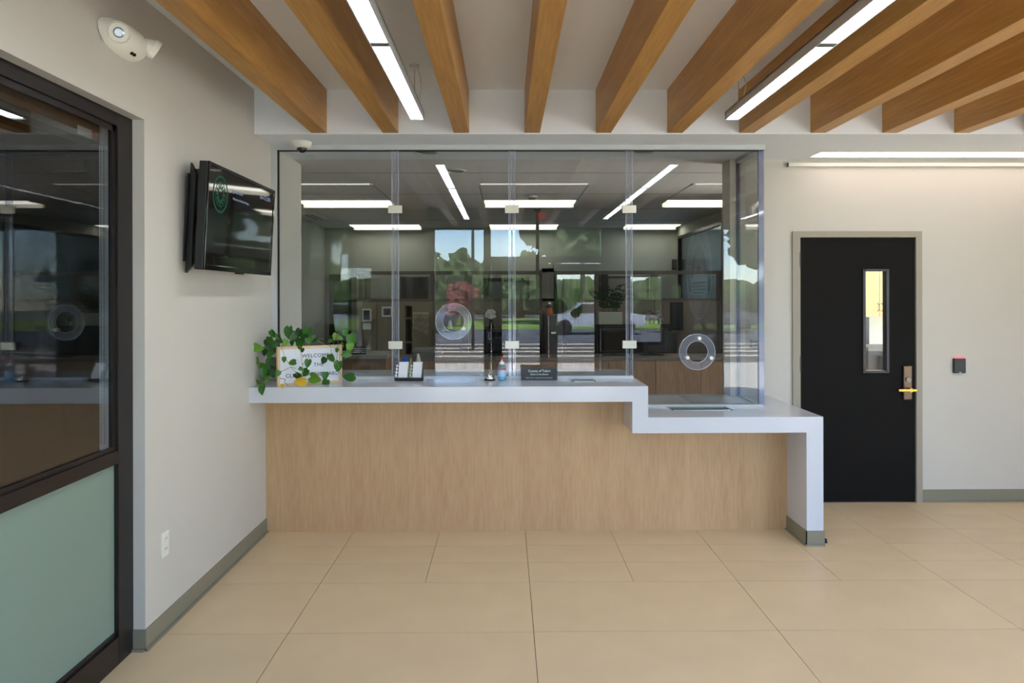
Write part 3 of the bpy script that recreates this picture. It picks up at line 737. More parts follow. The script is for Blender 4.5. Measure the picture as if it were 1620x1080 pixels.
for i, (zx, zy, ln, rot, c_) in enumerate(LV):
    Y = 4.70 + .24 * max(0, min(1, (zx - 380) / 800)) - .015 - .01 * (i % 3)
    if zy < 370 and zx < 1180: Y += .07
    if zx < 380: Y = 4.80 + .05 * (i % 3)
    if zy > 870: Y = YC - .03
    p = zp(zx, zy, Y)
    L_ = ln / 7.716 / FPX * Y * 1.04
    o = bpy.data.objects.new('leaf', LM[c_]); COL.objects.link(o); o.parent = pl
    tilt = Euler((math.radians(random.uniform(60, 115)), 0, 0)).to_matrix()
    M3 = Matrix.Rotation(math.radians(rot), 3, 'Y') @ tilt @ Matrix.Rotation(random.uniform(-.5, .5), 3, 'Y')
    up = M3 @ Vector((0, .45 * L_, 0))
    o.matrix_local = Matrix.Translation(p + up - wl(pl)) @ M3.to_4x4() @ Matrix.Diagonal((L_ * .84, L_, L_, 1))
def vine(pts, r=.0016, m=STEM):
    P = [zp(a, b_, y) for a, b_, y in pts]; Q = []
    for i in range(len(P) - 1):
        p0, p1, p2, p3 = P[max(i - 1, 0)], P[i], P[i + 1], P[min(i + 2, len(P) - 1)]
        for k in range(5):
            t = k / 5; Q.append(.5 * ((2 * p1) + (-p0 + p2) * t + (2 * p0 - 5 * p1 + 4 * p2 - p3) * t * t + (-p0 + 3 * p1 - 3 * p2 + p3) * t ** 3))
    Q.append(P[-1]); obj('vine', MB().tube(Q, r, 6), m, pl)
vine([(440, 330, 4.98), (430, 370, 4.72), (480, 520, 4.69), (540, 610, 4.69), (620, 720, 4.70)])
vine([(640, 330, 5.0), (650, 380, 4.76), (680, 560, 4.75), (690, 680, 4.74), (650, 790, 4.72)])
vine([(1000, 290, 5.0), (1025, 380, 4.88), (1050, 470, 4.87), (1120, 600, 4.88), (1150, 720, 4.90)])
vine([(1120, 300, 5.0), (1115, 420, 4.89), (1090, 560, 4.88), (1060, 600, 4.87)])
vine([(470, 300, 5.0), (300, 370, 4.9), (200, 380, 4.83), (100, 400, 4.83)])
vine([(470, 330, 5.0), (340, 450, 4.86), (260, 560, 4.84), (240, 700, 4.83), (220, 850, 4.70)])
vine([(200, 380, 4.84), (330, 450, 4.84), (370, 540, 4.82), (240, 550, 4.82)])
vine([(380, 690, 4.78), (440, 670, 4.71), (540, 625, 4.70), (600, 640, 4.70)], .0014, BROWNS)
vine([(350, 750, 4.78), (470, 770, 4.71), (460, 800, 4.70), (510, 845, 4.72)], .0016, BROWNS)
vine([(860, 290, 5.0), (950, 340, 4.93), (1010, 360, 4.88), (1110, 400, 4.89)])
vine([(1150, 430, 4.92), (1220, 470, 4.94), (1290, 480, 4.96), (1180, 520, 4.93)])
vine([(860, 280, 5.0), (1000, 250, 5.0), (1100, 240, 5.0), (1200, 230, 4.98), (1270, 330, 4.96)])
vine([(90, 490, 4.86), (120, 560, 4.84), (150, 640, 4.85)]); vine([(290, 640, 4.82), (280, 760, 4.80), (200, 810, 4.72)])
# small faded flower
fc = zp(1100, 255, 4.98)
fo = thing('faded_flower', 'small faded pink flower above the right corner of the letter board', 'flower', fc)
for k in range(9):
    a = k / 9 * 2 * PI
    obj('petal', MB().sphere(fc + Vector((.012 * math.cos(a), -.004, .010 * math.sin(a))), .008, (1.2 if k % 2 else .8, .5, 1.1), 8), mat('petal_%d' % k, (206, 168, 130), .6) if k == 0 else MATS['petal_0'], fo)
obj('sepal', MB().sphere(fc + Vector((0, .006, 0)), .011, (1, .8, .7), 10), LLIGHT, fo)
obj('stalk', MB().tube([fc, fc + Vector((-.03, .02, -.05)), fc + Vector((-.08, .03, -.12)), (pp + Vector((.05, 0, .12)))], .0018, 6), STEM, fo)

# card organiser with two stacks of cards, pens behind
c = on_top(647, 602.3)
og = thing('card_organizer', 'black tiered card holder with two rows of white cards on the counter', 'card holder', (c.x, c.y, ZH))
k_ = c.y / FPX; x0, x1 = -23 * k_, 21 * k_
mb = MB().box(x0, x1, 0, .012, 0, .022)
for s_ in (x0, -.5 * k_, x1 - .004): mb.poly([(s_, .0, 0), (s_, .085, 0), (s_, .085, .115), (s_, .072, .12), (s_, .0, .022)], (.004, 0, 0))
mb.box(x0, x1, 0, .085, 0, .006)
obj('tray_body', mb, BLACK, og, local=True)
for cx_ in (-10.5, 12):
    for t_ in range(4):
        yy = .016 + t_ * .017; zz = .010 + t_ * .022
        M = Matrix.Translation((cx_ * k_, yy, zz)) @ Matrix.Rotation(math.radians(-14), 4, 'X')
        obj('card_stack', MB().box(-.033, .033, 0, .008, 0, .052, M=M), PAPER, og, local=True)
        ox = cx_ * k_ - .048
        obj('round_badge', MB().cyl((ox, yy - .004, zz + .024), (ox, yy + .002, zz + .024), .010, n=14), PAPER if cx_ < 0 else mat('badge_%d' % t_, (190, 205, 170), .6), og, local=True)
for j, (px_, m_, h_) in enumerate(((633, PINK, 566.5), (636.5, BLUE, 564), (639, BLUE, 565.5), (641.5, BLUE, 564), (644, BLUE, 563.5), (646.5, BLUE, 563.8), (649.5, YEL, 566))):
    yb_ = 5.26; xx = ax(px_, yb_); zt_ = az(h_, yb_)
    t = thing('pen', ['pink capped pen behind the card holder', 'leftmost of the five blue capped pens behind the card holder', 'second blue capped pen from the left behind the card holder', 'middle one of the five blue capped pens behind the card holder', 'fourth blue capped pen from the left behind the card holder', 'rightmost of the five blue capped pens behind the card holder', 'yellow pen behind the card holder'][j], 'pen', (xx, yb_, ZH + .022), group='pens behind the card holder')
    obj('barrel', MB().cyl((xx, yb_, ZH + .022), (xx, yb_, zt_ - .03), .0045, n=10), WHITEP, t)
    obj('cap', MB().cyl((xx, yb_, zt_ - .035), (xx, yb_, zt_), .0065, .005, n=10), m_, t)
yb_ = 5.27; xx = ax(661.5, yb_); ZQ_ = ZH + .022
pb = thing('lotion_bottle', 'white pump bottle behind the card holder', 'bottle', (xx, yb_, ZQ_))
obj('body', MB().lathe([(.018, 0), (.019, .01), (.019, .10), (.011, .13), (.008, .15)], (xx, yb_, ZQ_), 20), WHITEP, pb, smooth=True)
obj('pump', MB().cyl((xx, yb_, ZH + .148), (xx, yb_, ZH + .165), .009).cyl((xx, yb_, ZH + .16), (xx, yb_, az(560, yb_) - .006), .004).box(xx - .007, xx + .007, yb_ - .022, yb_ + .008, az(560, yb_) - .008, az(559, yb_)), WHITEP, pb)
# clear acrylic tray standing in for the window reflection on the sill
p0 = on_top(676, 601.5); p1 = on_top(752, 601.5)
at_ = thing('reflection_tray', 'clear acrylic strip standing in for a window reflection, left of the bell', 'tray', ((p0.x + p1.x) / 2, p0.y, ZH))
mb = MB().box(p0.x, p1.x, p0.y - .02, p0.y + .03, ZH, ZH + .005)
obj('base', mb, ACRYL, at_)
obj('rim', MB().box(p0.x, p1.x, p0.y - .024, p0.y - .02, ZH, ZH + .012).box(p0.x - .004, p0.x, p0.y - .024, p0.y + .03, ZH, ZH + .012).box(p1.x, p1.x + .004, p0.y - .024, p0.y + .03, ZH, ZH + .012), ACRYL, at_)
# bell
c = on_top(774.5, 602)
bl_ = thing('service_bell', 'small chrome service bell on a black base, beside the hand sanitizer', 'bell', (c.x, c.y + .03, ZH)); cb_ = (c.x, c.y + .03, ZH)
obj('base', MB().lathe([(.040, 0), (.041, .006), (.036, .012)], cb_, 28), BLACK, bl_)
obj('dome', MB().lathe([(.034, .012), (.034, .018), (.030, .032), (.022, .044), (.010, .050), (.004, .051)], cb_, 28), CHROME, bl_, smooth=True)
obj('plunger', MB().lathe([(.0035, .05), (.0035, .056), (.006, .058), (.005, .063)], cb_, 14), CHROME, bl_)
# sanitizer
c = on_top(794, 602); sc_ = (c.x, c.y + .03, ZH); k_ = c.y / FPX
sn = thing('hand_sanitizer', 'clear pump bottle of blue hand sanitizer between bell and nameplate', 'bottle', sc_)
obj('bottle_body', MB().lathe([(.026, 0), (.031, .004), (.031, .09), (.026, .103), (.015, .112), (.013, .118)], sc_, 24), GEL, sn, smooth=True)
obj('gel', MB().lathe([(.022, .003), (.029, .006), (.029, .075)], sc_, 24), mat('blue_gel', (110, 195, 240), .2), sn)
lbm = MB(); n = 12
def arc_label(z0, z1, r_):
    b = MB(); v = [[b.bm.verts.new((sc_[0] + r_ * math.sin(a), sc_[1] - r_ * math.cos(a), ZH + z)) for a in [(-1 + 2 * i / n) * 1.1 for i in range(n + 1)]] for z in (z0, z1)]
    for i in range(n): b.bm.faces.new((v[0][i], v[0][i + 1], v[1][i + 1], v[1][i]))
    return b
obj('front_label', arc_label(.028, .082, .0315), mat('label_lilac', (175, 205, 235), .5), sn)
obj('red_band', arc_label(.072, .084, .0318), mat('label_red', (205, 80, 110), .5), sn, label='red band with white lettering')
tx = text_into(MB(), 'SANITIZER', .008, Matrix.Translation((sc_[0], sc_[1] - .0325, ZH + .075)) @ FACE)
obj('label_print', tx, WINK, sn)
obj('pump', MB().lathe([(.016, .112), (.018, .116), (.016, .128), (.006, .136), (.005, .155)], sc_, 18), WHITEP, sn)
obj('pump_head', MB().box(sc_[0] - .011, sc_[0] + .009, sc_[1] - .03, sc_[1] + .012, ZH + .155, ZH + .168, bev=.003).box(sc_[0] - .004, sc_[0] + .004, sc_[1] - .038, sc_[1] - .028, ZH + .150, ZH + .163), RED, sn, label='red pump head')
# nameplate
c0, c1 = on_top(824.5, 601.5), on_top(882, 601.5)
npl = thing('nameplate', 'black nameplate with white lettering on the counter, right of the sanitizer', 'sign', ((c0.x + c1.x) / 2, c0.y, ZH))
xm = (c0.x + c1.x) / 2; hw = (c1.x - c0.x) / 2
obj('plate', MB().poly([(xm - hw, c0.y, ZH), (xm - hw, c0.y + .004, ZH + .088), (xm - hw, c0.y + .008, ZH + .088), (xm - hw, c0.y + .03, ZH)], (2 * hw, 0, 0)), BLACK, npl)
M0 = Matrix.Translation((xm, c0.y - .0002, ZH)) @ Matrix.Rotation(math.radians(-2.6), 4, 'X')
tx = MB()
for s_, sz_, z_ in (('County of Tulare', .023, .066), ('Clerk of the Board', .017, .042), ('Please ask for a receipt if one is not provided', .0105, .018)):
    text_into(tx, s_, sz_, M0 @ Matrix.Translation((0, 0, z_)) @ FACE, space=.98)
obj('lettering', tx, WINK, npl)
# door stop on the floor by the counter leg
c = on_z(1306, 858, 0)
ds = thing('door_stop', 'tiny black rubber stop on the floor beside the counter leg', 'door stop', (c.x + .0, c.y, 0))
obj('base', MB().lathe([(.012, 0), (.012, .006), (.008, .010)], (c.x, c.y, 0), 14), BLACK, ds)
obj('bumper', MB().sphere((c.x, c.y, .018), .011, (1, 1, 1), 12), BLACK, ds)

# ------------------------------------------------------------------ office: lights, downlights, ceiling details
OLENS2 = emit('copy_room_fill', (255, 250, 240), 1.3)
OLENS1 = emit('office_lens_dim', (255, 250, 240), .8)
def office_light(xa, xb, y, dpt, label, out=False):
    t = thing('ceiling_light', label, 'light fixture', ((xa + xb) / 2, y, ZS - .05), group='linear office ceiling lights')
    obj('housing', MB().box(xa, xb, y + dpt * .5, y + dpt * .5 + .02, ZS - (.05 if dpt > .1 else .012), ZS).box(xa - .02, xa, y - dpt * .5, y + dpt * .5 + .02, ZS - .012, ZS).box(xb, xb + .02, y - dpt * .5, y + dpt * .5 + .02, ZS - .012, ZS), WHITEP, t)
    B('lens', (xa, xb, y - dpt * .5, y + dpt * .5, ZS - .006, ZS - .003), OLENS if dpt > .06 else (OLENS1 if y > 6.8 else OLENS2), t)
POSN = {(0, 0): 'front left', (0, 1): 'front middle', (0, 2): 'front right', (1, 0): 'middle left', (1, 1): 'middle of the room', (1, 2): 'middle right', (2, 0): 'rear left', (2, 1): 'rear centre', (2, 2): 'rear right'}
cols = [(-2.36, -1.31), (-.24, .80), (1.84, 2.66)]
for ri, (y, dpt) in enumerate(((6.9, .03), (8.22, .26), (10.95, .30))):
    for ci, (xa, xb) in enumerate(cols):
        office_light(xa, xb, y, dpt, f'linear office ceiling light, {POSN[(ri, ci)]}, behind the glass')
office_light(3.7, 4.5, 6.6, .05, 'linear ceiling light added to light the copy room')  # unseen fixture, added to brighten the room behind the door
seams = MB()
for xa, xb in cols:
    for x in (xa - .015, xb + .015): seams.box(x - .004, x + .004, 6.9, 8.3, ZS - .002, ZS)
for y in (6.3, 7.6, 8.9, 10.2): seams.box(OX0, OX1, y - .003, y + .003, ZS - .0015, ZS)
struct('trim_4', seams, DGREY, label='dark ceiling seams around the office lights')
def downlight(px, py, label):
    c = on_z(px, py, ZS); t = thing('downlight', label, 'light fixture', (c.x, c.y, ZS - .02), group='round downlights')
    obj('trim_ring', MB().ring((c.x, c.y, ZS - .008), .10, .078, .008), WHITEP, t)
    obj('reflector', MB().lathe([(.078, -.004), (.05, -.001), (.03, -.0005)], (c.x, c.y, ZS), 24), CHROME, t, smooth=True)
downlight(675, 240, 'round downlight at the top edge of the glass, left'); downlight(1018, 239.5, 'round downlight at the top edge of the glass, right')
downlight(720, 270, 'round downlight near the left reflected pendant')
c = on_z(842, 310, ZS); sp = thing('smoke_detector', 'round smoke detector on the office ceiling', 'detector', (c.x, c.y, ZS - .04))
obj('base', MB().lathe([(.06, 0), (.06, -.02)], (c.x, c.y, ZS), 20), WHITEP, sp); obj('sensor_head', MB().lathe([(.045, -.02), (.03, -.04)], (c.x, c.y, ZS), 20), GREY, sp)
c = on_z(500, 341, ZS); dv = thing('strip_fixture', 'small pale strip light at the upper left of the office ceiling', 'vent', (c.x, c.y, ZS - .03))
B('frame', (c.x - .1, c.x + .08, c.y - .3, c.y + .3, ZS - .02, ZS), WHITEP, dv); B('slat', (c.x - .07, c.x - .05, c.y - .27, c.y + .27, ZS - .026, ZS - .02), GREY, dv); B('slat', (c.x + .0, c.x + .02, c.y - .27, c.y + .27, ZS - .026, ZS - .02), GREY, dv)  # a pale strip light, built as an unlit slatted frame

# ------------------------------------------------------------------ office: cubicle partitions
YQ = 9.0; ZQ = az(428.5, YQ); zg0, zg1 = az(472, YQ), az(434, YQ)
def partition(x0, x1, label):
    t = thing('cubicle_divider', label, 'partition', ((x0 + x1) / 2, YQ, 0), group='glazed cubicle dividers')
    fr = MB().box(x0, x1, YQ, YQ + .06, zg1, ZQ).box(x0, x1, YQ, YQ + .06, zg0 - .035, zg0).box(x0, x0 + .045, YQ, YQ + .06, zg0, zg1).box(x1 - .045, x1, YQ, YQ + .06, zg0, zg1)
    obj('frame', fr, PARTN, t)
    B('glass_pane', (x0 + .045, x1 - .045, YQ + .025, YQ + .033, zg0, zg1), GLASS, t)
    B('fabric_panel', (x0 + .003, x1 - .003, YQ + .005, YQ + .055, .08, zg0 - .035), PARTF, t)
    B('kick_plate', (x0, x1, YQ + .01, YQ + .05, 0, .08), PARTN, t)
px_ = [579, 686, 741, 862, 941, 1036, 1141]
nm = ['behind the taupe cabinets', 'behind the white flowers', 'left of the corner post', 'right of the corner post', 'behind the potted fern', 'at the right end']
for a, b, s_ in zip(px_, px_[1:], nm): partition(ax(a, YQ) + .002, ax(b, YQ) - .002, f'glazed cubicle divider {s_}')
def wing(x, label, w_=.06, yn=8.2):
    t = thing('cubicle_wing', label, 'partition', (x, (yn + YQ) / 2, 0), group='cubicle wing panels')
    fr = MB().box(x, x + w_, yn, yn + .09, 0, ZQ).box(x, x + w_, yn, YQ - .002, zg1, ZQ).box(x, x + w_, yn, YQ - .002, zg0 - .03, zg0).box(x, x + w_, yn + .4, yn + .44, zg0, zg1).box(x, x + w_, YQ - .04, YQ - .002, 0, ZQ)
    obj('frame', fr, PARTN, t)
    B('glass_pane', (x + .025, x + .033, yn + .09, YQ - .04, zg0, zg1), GLASS, t)
    B('fabric_panel', (x + .005, x + w_ - .005, yn + .09, YQ - .04, .05, zg0 - .03), PARTF, t)
wing(ax(556, 8.2), 'cubicle wing panel at the left, beside the dark doorway'); wing(ax(858, 8.2), 'cubicle wing panel in the middle, beside the figurine', .13)
wing(ax(1116, 8.2), 'cubicle wing panel at the right end') if False else None
# power pole
x = ax(850.5, 8.9); pw = thing('power_pole', 'dark power pole rising from the cubicles to the ceiling', 'pole', (x, 8.9, 0))
B('shaft', (x - .02, x + .02, 8.88, 8.92, 0, ZS - .001), PARTN, pw); B('ceiling_collar', (x - .04, x + .04, 8.86, 8.94, ZS - .02, ZS), PARTN, pw)
# dark doorway at the far left and a dark window in the far wall
x0, x1 = ax(522, OY), ax(560, OY); z1 = az(434, OY, 540)
dwy = thing('dark_cupboard', 'tall black cupboard against the far wall, above the vines', 'cupboard', ((x0 + x1) / 2, OY, 0))
B('body', (x0, x1, OY - .05, OY - .003, 0, z1), BLACK, dwy); B('door', (x0 + .02, x1 - .02, OY - .07, OY - .05, .03, z1 - .03), BLACK, dwy); B('blue_strip', (x0 + .1, x0 + .17, OY - .075, OY - .07, .6, 1.4), mat('navy', (30, 50, 90), .5), dwy)
x0, x1 = ax(628, 11), ax(676, 11); nb = thing('notice_board', 'dark notice board on the far wall, seen over the left cabinets', 'notice board', ((x0 + x1) / 2, 11.28, az(474, 11)))
B('frame', (x0, x1, 11.26, 11.3, az(476, 11), az(436, 11)), PARTN, nb); B('panel', (x0 + .03, x1 - .03, 11.25, 11.26, az(473, 11), az(438, 11)), DGREY, nb)
x0, x1 = ax(764, 11), ax(838, 11); nb = thing('notice_board', 'wide dark-framed board on the far wall, behind the middle cubicle glass', 'notice board', ((x0 + x1) / 2, 11.28, az(474, 11)))
B('frame', (x0, x1, 11.26, 11.3, az(476, 11), az(439, 11)), DGREY, nb); B('panel', (x0 + .08, x1 - .03, 11.25, 11.26, az(474, 11), az(445, 11)), mat('board_grey_green', (140, 150, 138), .6), nb)
x0, x1 = ax(941, 11), ax(962, 11); nb = thing('dark_locker', 'narrow dark locker by the far wall, above the potted fern', 'locker', ((x0 + x1) / 2, 11.2, 0))
B('body', (x0, x1, 11.0, 11.28, 0, az(434, 11)), DGREY, nb); B('door', (x0 + .02, x1 - .02, 10.98, 11.0, .05, az(436, 11)), DGREY, nb)
x0, x1 = ax(962, 11), ax(1032, 11); nb = thing('wall_picture', 'large framed beige picture on the far wall, right of the dark locker', 'picture', ((x0 + x1) / 2, 11.28, az(474, 11)))
B('frame', (x0, x1, 11.26, 11.3, az(476, 11), az(436, 11)), DGREY, nb); B('picture', (x0 + .04, x1 - .04, 11.25, 11.26, az(474, 11), az(440, 11)), mat('beige_board', (150, 142, 126), .7), nb)
x0, x1 = ax(1070, 11), ax(1128, 11); nb = thing('wall_panel', 'dark green panel high on the far wall behind the etched seal', 'panel', ((x0 + x1) / 2, 11.28, az(440, 11)))
B('frame', (x0, x1, 11.27, 11.3, az(426, 11), az(409, 11)), DGREY, nb); B('panel', (x0 + .02, x1 - .02, 11.26, 11.27, az(425, 11), az(410, 11)), mat('green_grey', (80, 92, 86), .6), nb)

# taupe storage cabinets
yc_ = 8.55
def cabinet(xa, xb, label, doors, shelf=None):
    x0, x1 = ax(xa, yc_), ax(xb, yc_); z1 = az(478, yc_)
    t = thing('storage_cabinet', label, 'cabinet', ((x0 + x1) / 2, yc_, 0), group='taupe storage cabinets')
    if shelf:
        s0, s1 = ax(shelf[0], yc_), ax(shelf[1], yc_)
        mb = MB().box(x0, s0, yc_ + .02, yc_ + .44, 0, z1).box(s1, x1, yc_ + .02, yc_ + .44, 0, z1).box(s0, s1, yc_ + .4, yc_ + .44, 0, z1).box(s0, s1, yc_ + .02, yc_ + .44, z1 - .04, z1)
        obj('body', mb, CABG, t)
        for zz in (az(503, yc_), az(541, yc_)): B('shelf', (s0, s1, yc_ + .03, yc_ + .4, zz - .012, zz + .012), CABG, t)
        for a, b in ((x0, s0), (s1, x1)): B('door', (a + .004, b - .004, yc_, yc_ + .02, .05, z1 - .005), CABG, t)
    else:
        B('body', (x0, x1, yc_ + .02, yc_ + .44, 0, z1), CABG, t)
        w_ = (x1 - x0) / doors
        for k in range(doors):
            d = B('door', (x0 + k * w_ + .004, x0 + (k + 1) * w_ - .004, yc_, yc_ + .02, .05, z1 - .005), CABG, t)
            hx = x0 + (k + 1) * w_ - .03 if k % 2 == 0 else x0 + k * w_ + .03
            if k == 0: obj('handle', MB().box(hx - .008, hx + .008, yc_ - .03, yc_ - .015, az(529, yc_), az(505, yc_)).box(hx - .006, hx + .006, yc_ - .02, yc_, az(528, yc_), az(526, yc_)).box(hx - .006, hx + .006, yc_ - .02, yc_, az(508, yc_), az(506, yc_)), STEEL, d)
cabinet(574, 619, 'taupe two-door storage cabinet with a tablet hung on it', 2)
cabinet(620, 683, 'taupe storage cabinet with an open shelf niche and hanging banner', 2, (641, 651.5))
# tablet, paper, floral sign, hanging
def flat(name, label, cat, xa, ya, xb, yb, Y, m, inner=None, im=None, th=.015):
    a, b = at(xa, ya, Y), at(xb, yb, Y)
    t = thing(name, label, cat, ((a.x + b.x) / 2, Y, b.z))
    B('frame' if inner else 'sheet', (a.x, b.x, Y - th, Y, b.z, a.z), m, t, .003 if inner else 0)
    if inner: B('screen' if inner != 'art' else 'artwork', (a.x + .02, b.x - .02, Y - th - .002, Y - th, b.z + .02, a.z - .02), im, t)
    return t
flat('tablet', 'white-framed tablet hung on the taupe cabinet door', 'tablet', 573, 488, 588, 508.5, yc_, WHITEP, 'screen', BLACK, .02)
flat('paper_note', 'small white paper pinned under the tablet', 'paper', 574, 511, 587, 521, yc_, PAPER, th=.004)
t = flat('floral_sign', 'small white sign with a dark floral print, right of the tablet', 'sign', 604, 485, 621, 501, yc_, PAPER, 'art', mat('floral_print', (90, 90, 80), .6, var=.9, scale=25), .006)
a, b = at(653, 494, yc_), at(678, 496.5, yc_)
mc = thing('fringe_hanging', 'cream knotted fringe hanging on the taupe cabinet, right of its shelf niche', 'wall hanging', ((a.x + b.x) / 2, yc_, b.z - .22))
B('dowel', (a.x, b.x, yc_ - .02, yc_ - .005, b.z, a.z), CREAM, mc)
for k in range(9):
    xx = a.x + .01 + (b.x - a.x - .02) * k / 8; ln = .18 + .08 * k / 8
    obj('cord', MB().tube([(xx + .004 * math.sin(j * 1.7 + k), yc_ - .012, b.z - ln * j / 6) for j in range(7)], [.005, .007, .004, .007, .004, .006, .002], 6), CREAM, mc)
# floral/bottle clutter in the niche
c = at(646, 541, yc_ + .1)

# credenza along the middle
YK = 7.2; zk = az(566, YK)
def credenza(xa, xb, label):
    x0, x1 = ax(xa, YK), ax(xb, YK)
    t = thing('credenza', label, 'cabinet', ((x0 + x1) / 2, YK, 0), group='low wooden credenzas')
    B('body', (x0, x1, YK + .02, YK + .5, .05, zk - .03), CABWOOD, t); B('top', (x0, x1, YK - .01, YK + .5, zk - .03, zk), mat('cred_top_%d' % xa, (128, 118, 108), .4), t)
    B('plinth', (x0, x1, YK + .05, YK + .48, 0, .05), BLACK, t)
    for k in range(2):
        w_ = (x1 - x0) / 2; B('door', (x0 + k * w_ + .003, x0 + (k + 1) * w_ - .003, YK, YK + .02, .06, zk - .034), CABWOOD, t)
for a, b, s_ in ((592, 740, 'behind the card holder'), (740, 888, 'behind the sanitizer and nameplate'), (888, 1037, 'behind the right end of the high counter'), (1037, 1180, 'behind the right speak ring')):
    credenza(a, b, f'low wooden credenza {s_}')
# left desk
x0, x1 = ax(500, 6.6), ax(612, 6.6); zt_ = az(561, 6.6)
dk = thing('side_desk', 'wooden desk with a pale top behind the letter board', 'desk', ((x0 + x1) / 2, 6.6, 0))
B('top', (x0, x1, 6.6, 7.15, zt_ - .035, zt_), mat('desk_top', (150, 142, 130), .4), dk); B('body', (x0 + .02, x1 - .02, 6.65, 7.12, 0, zt_ - .035), wood('desk_wood', (120, 82, 54), (146, 102, 70), 2), dk); B('drawer', (x0 + .05, (x0 + x1) / 2, 6.63, 6.65, .3, zt_ - .06), MATS['desk_wood'], dk)
a, b = at(557, 548, 6.7), at(579, 561, 6.7)
sg = thing('desk_sign', 'black desk sign with white lettering behind the right vines', 'sign', ((a.x + b.x) / 2, 6.7, zt_))
B('plate', (a.x, b.x, 6.7, 6.72, zt_, a.z), BLACK, sg)
tx = MB(); M1 = Matrix.Translation(((a.x + b.x) / 2, 6.699, 0))
for s_, z_ in (('Clerk of the Board', .75), ('Board of Supervisors', .5), ('Assessment Appeals', .28)): text_into(tx, s_, .018, M1 @ Matrix.Translation((0, 0, zt_ + (a.z - zt_) * z_)) @ FACE)
obj('lettering', tx, WINK, sg)
a, b = at(655, 551, YK + .2), at(700, 565, YK + .2)
gb = thing('storage_box', 'grey storage box on the credenza, above the lotion bottle', 'box', ((a.x + b.x) / 2, YK + .2, zk))
B('carton', (a.x, b.x, YK + .1, YK + .35, zk, a.z), mat('box_grey', (132, 128, 120), .6), gb, .004); B('lid', (a.x - .01, b.x + .01, YK + .09, YK + .36, a.z - .03, a.z + .004), MATS['box_grey'], gb, .004)
# plain low black panels filling the dark band behind the credenzas and monitors
YM = 8.35
def lowpanel(xa, xb, ya, label):
    x0, x1 = ax(xa, YM), ax(xb, YM); t = thing('low_panel', label, 'desk screen', ((x0 + x1) / 2, YM, 0), group='low black panels')
    B('panel', (x0, x1, YM, YM + .03, .1, az(ya, YM)), BLACK, t); obj('foot', MB().box(x0 + .1, x0 + .16, YM - .12, YM + .15, 0, .1).box(x1 - .16, x1 - .1, YM - .12, YM + .15, 0, .1), BLACK, t)
lowpanel(764, 857, 521, 'low black panel left of the wing panel'); lowpanel(896, 944, 514, 'low black panel right of the wing panel'); lowpanel(945, 1062, 513, 'low black panel under the potted fern')
def monitor(xa, ya, xb, yb, Y, label):
    a, b = at(xa, ya, Y), at(xb, yb, Y); cx_ = (a.x + b.x) / 2
    t = thing('computer_monitor', label, 'monitor', (cx_, Y, zk), group='black computer monitors')
    B('casing', (a.x, b.x, Y, Y + .04, b.z, a.z), BLACK, t, .004); B('screen', (a.x + .012, b.x - .012, Y - .002, Y, b.z + .015, a.z - .012), GLOSSB, t)
    obj('stand', MB().box(cx_ - .03, cx_ + .03, Y + .04, Y + .06, zk + .01, b.z + .1).box(cx_ - .12, cx_ + .12, Y - .05, Y + .1, zk, zk + .012), BLACK, t)
monitor(770, 523, 812, 557, 7.5, 'black computer monitor above the hand sanitizer'); monitor(818, 508, 856, 545, 7.5, 'black computer monitor left of the wing panel')
monitor(950, 520, 992, 556, 7.5, 'black computer monitor left of the third glass joint'); monitor(1003, 520, 1058, 558, 7.5, 'black computer monitor right of the third glass joint')
# side panel / grey pedestal with figurine
x0, x1 = ax(874, 7.2), ax(893, 8.0)
gp = thing('filing_pedestal', 'grey filing pedestal in front of the middle wing panel', 'pedestal', ((x0 + x1) / 2, 7.4, 0))
xp0, xp1 = ax(866, 7.55), ax(888, 7.55); zp1 = az(498, 7.9)
B('body', (xp0, xp1 + .02, 7.74, 8.18, 0, zp1), mat('ped_grey', (104, 98, 92), .5), gp); B('drawer', (xp0 + .01, xp1, 7.72, 7.74, .8, zp1 - .03), MATS['ped_grey'], gp); B('handle', (xp0 + .05, xp0 + .1, 7.705, 7.72, zp1 - .2, zp1 - .18), STEEL, gp)
c = at(869, 512, 7.6)
cz = zp1; fx_ = ax(869, 7.9)
fg = thing('figurine', 'small orange and black figurine standing in front of the wing panel', 'figurine', (fx_, 7.9, cz))
obj('body', MB().lathe([(.035, 0), (.04, .02), (.03, .06), (.02, .075)], (fx_, 7.9, cz), 16), mat('fig_orange', (190, 100, 40), .5), fg, smooth=True)
obj('head', MB().sphere((fx_, 7.9, cz + .095), .028, n=12), mat('fig_dark', (70, 50, 40), .5), fg, smooth=True)
obj('hat', MB().lathe([(.02, .115), (.02, .13), (.008, .14)], (fx_, 7.9, cz), 12), WHITEP, fg)
c = at(868, 563, 7.15); dm = thing('duster', 'pink handled duster standing beside the filing pedestal', 'duster', (ax(868, 7.3), 7.3, zk))
xx = ax(868, 7.3); obj('handle', MB().cyl((xx, 7.3, zk), (xx, 7.3, zk + .11), .009), mat('duster_pink', (120, 60, 76), .6), dm); obj('rod', MB().cyl((xx, 7.3, zk + .11), (xx, 7.3, zk + .34), .003), GREY, dm)
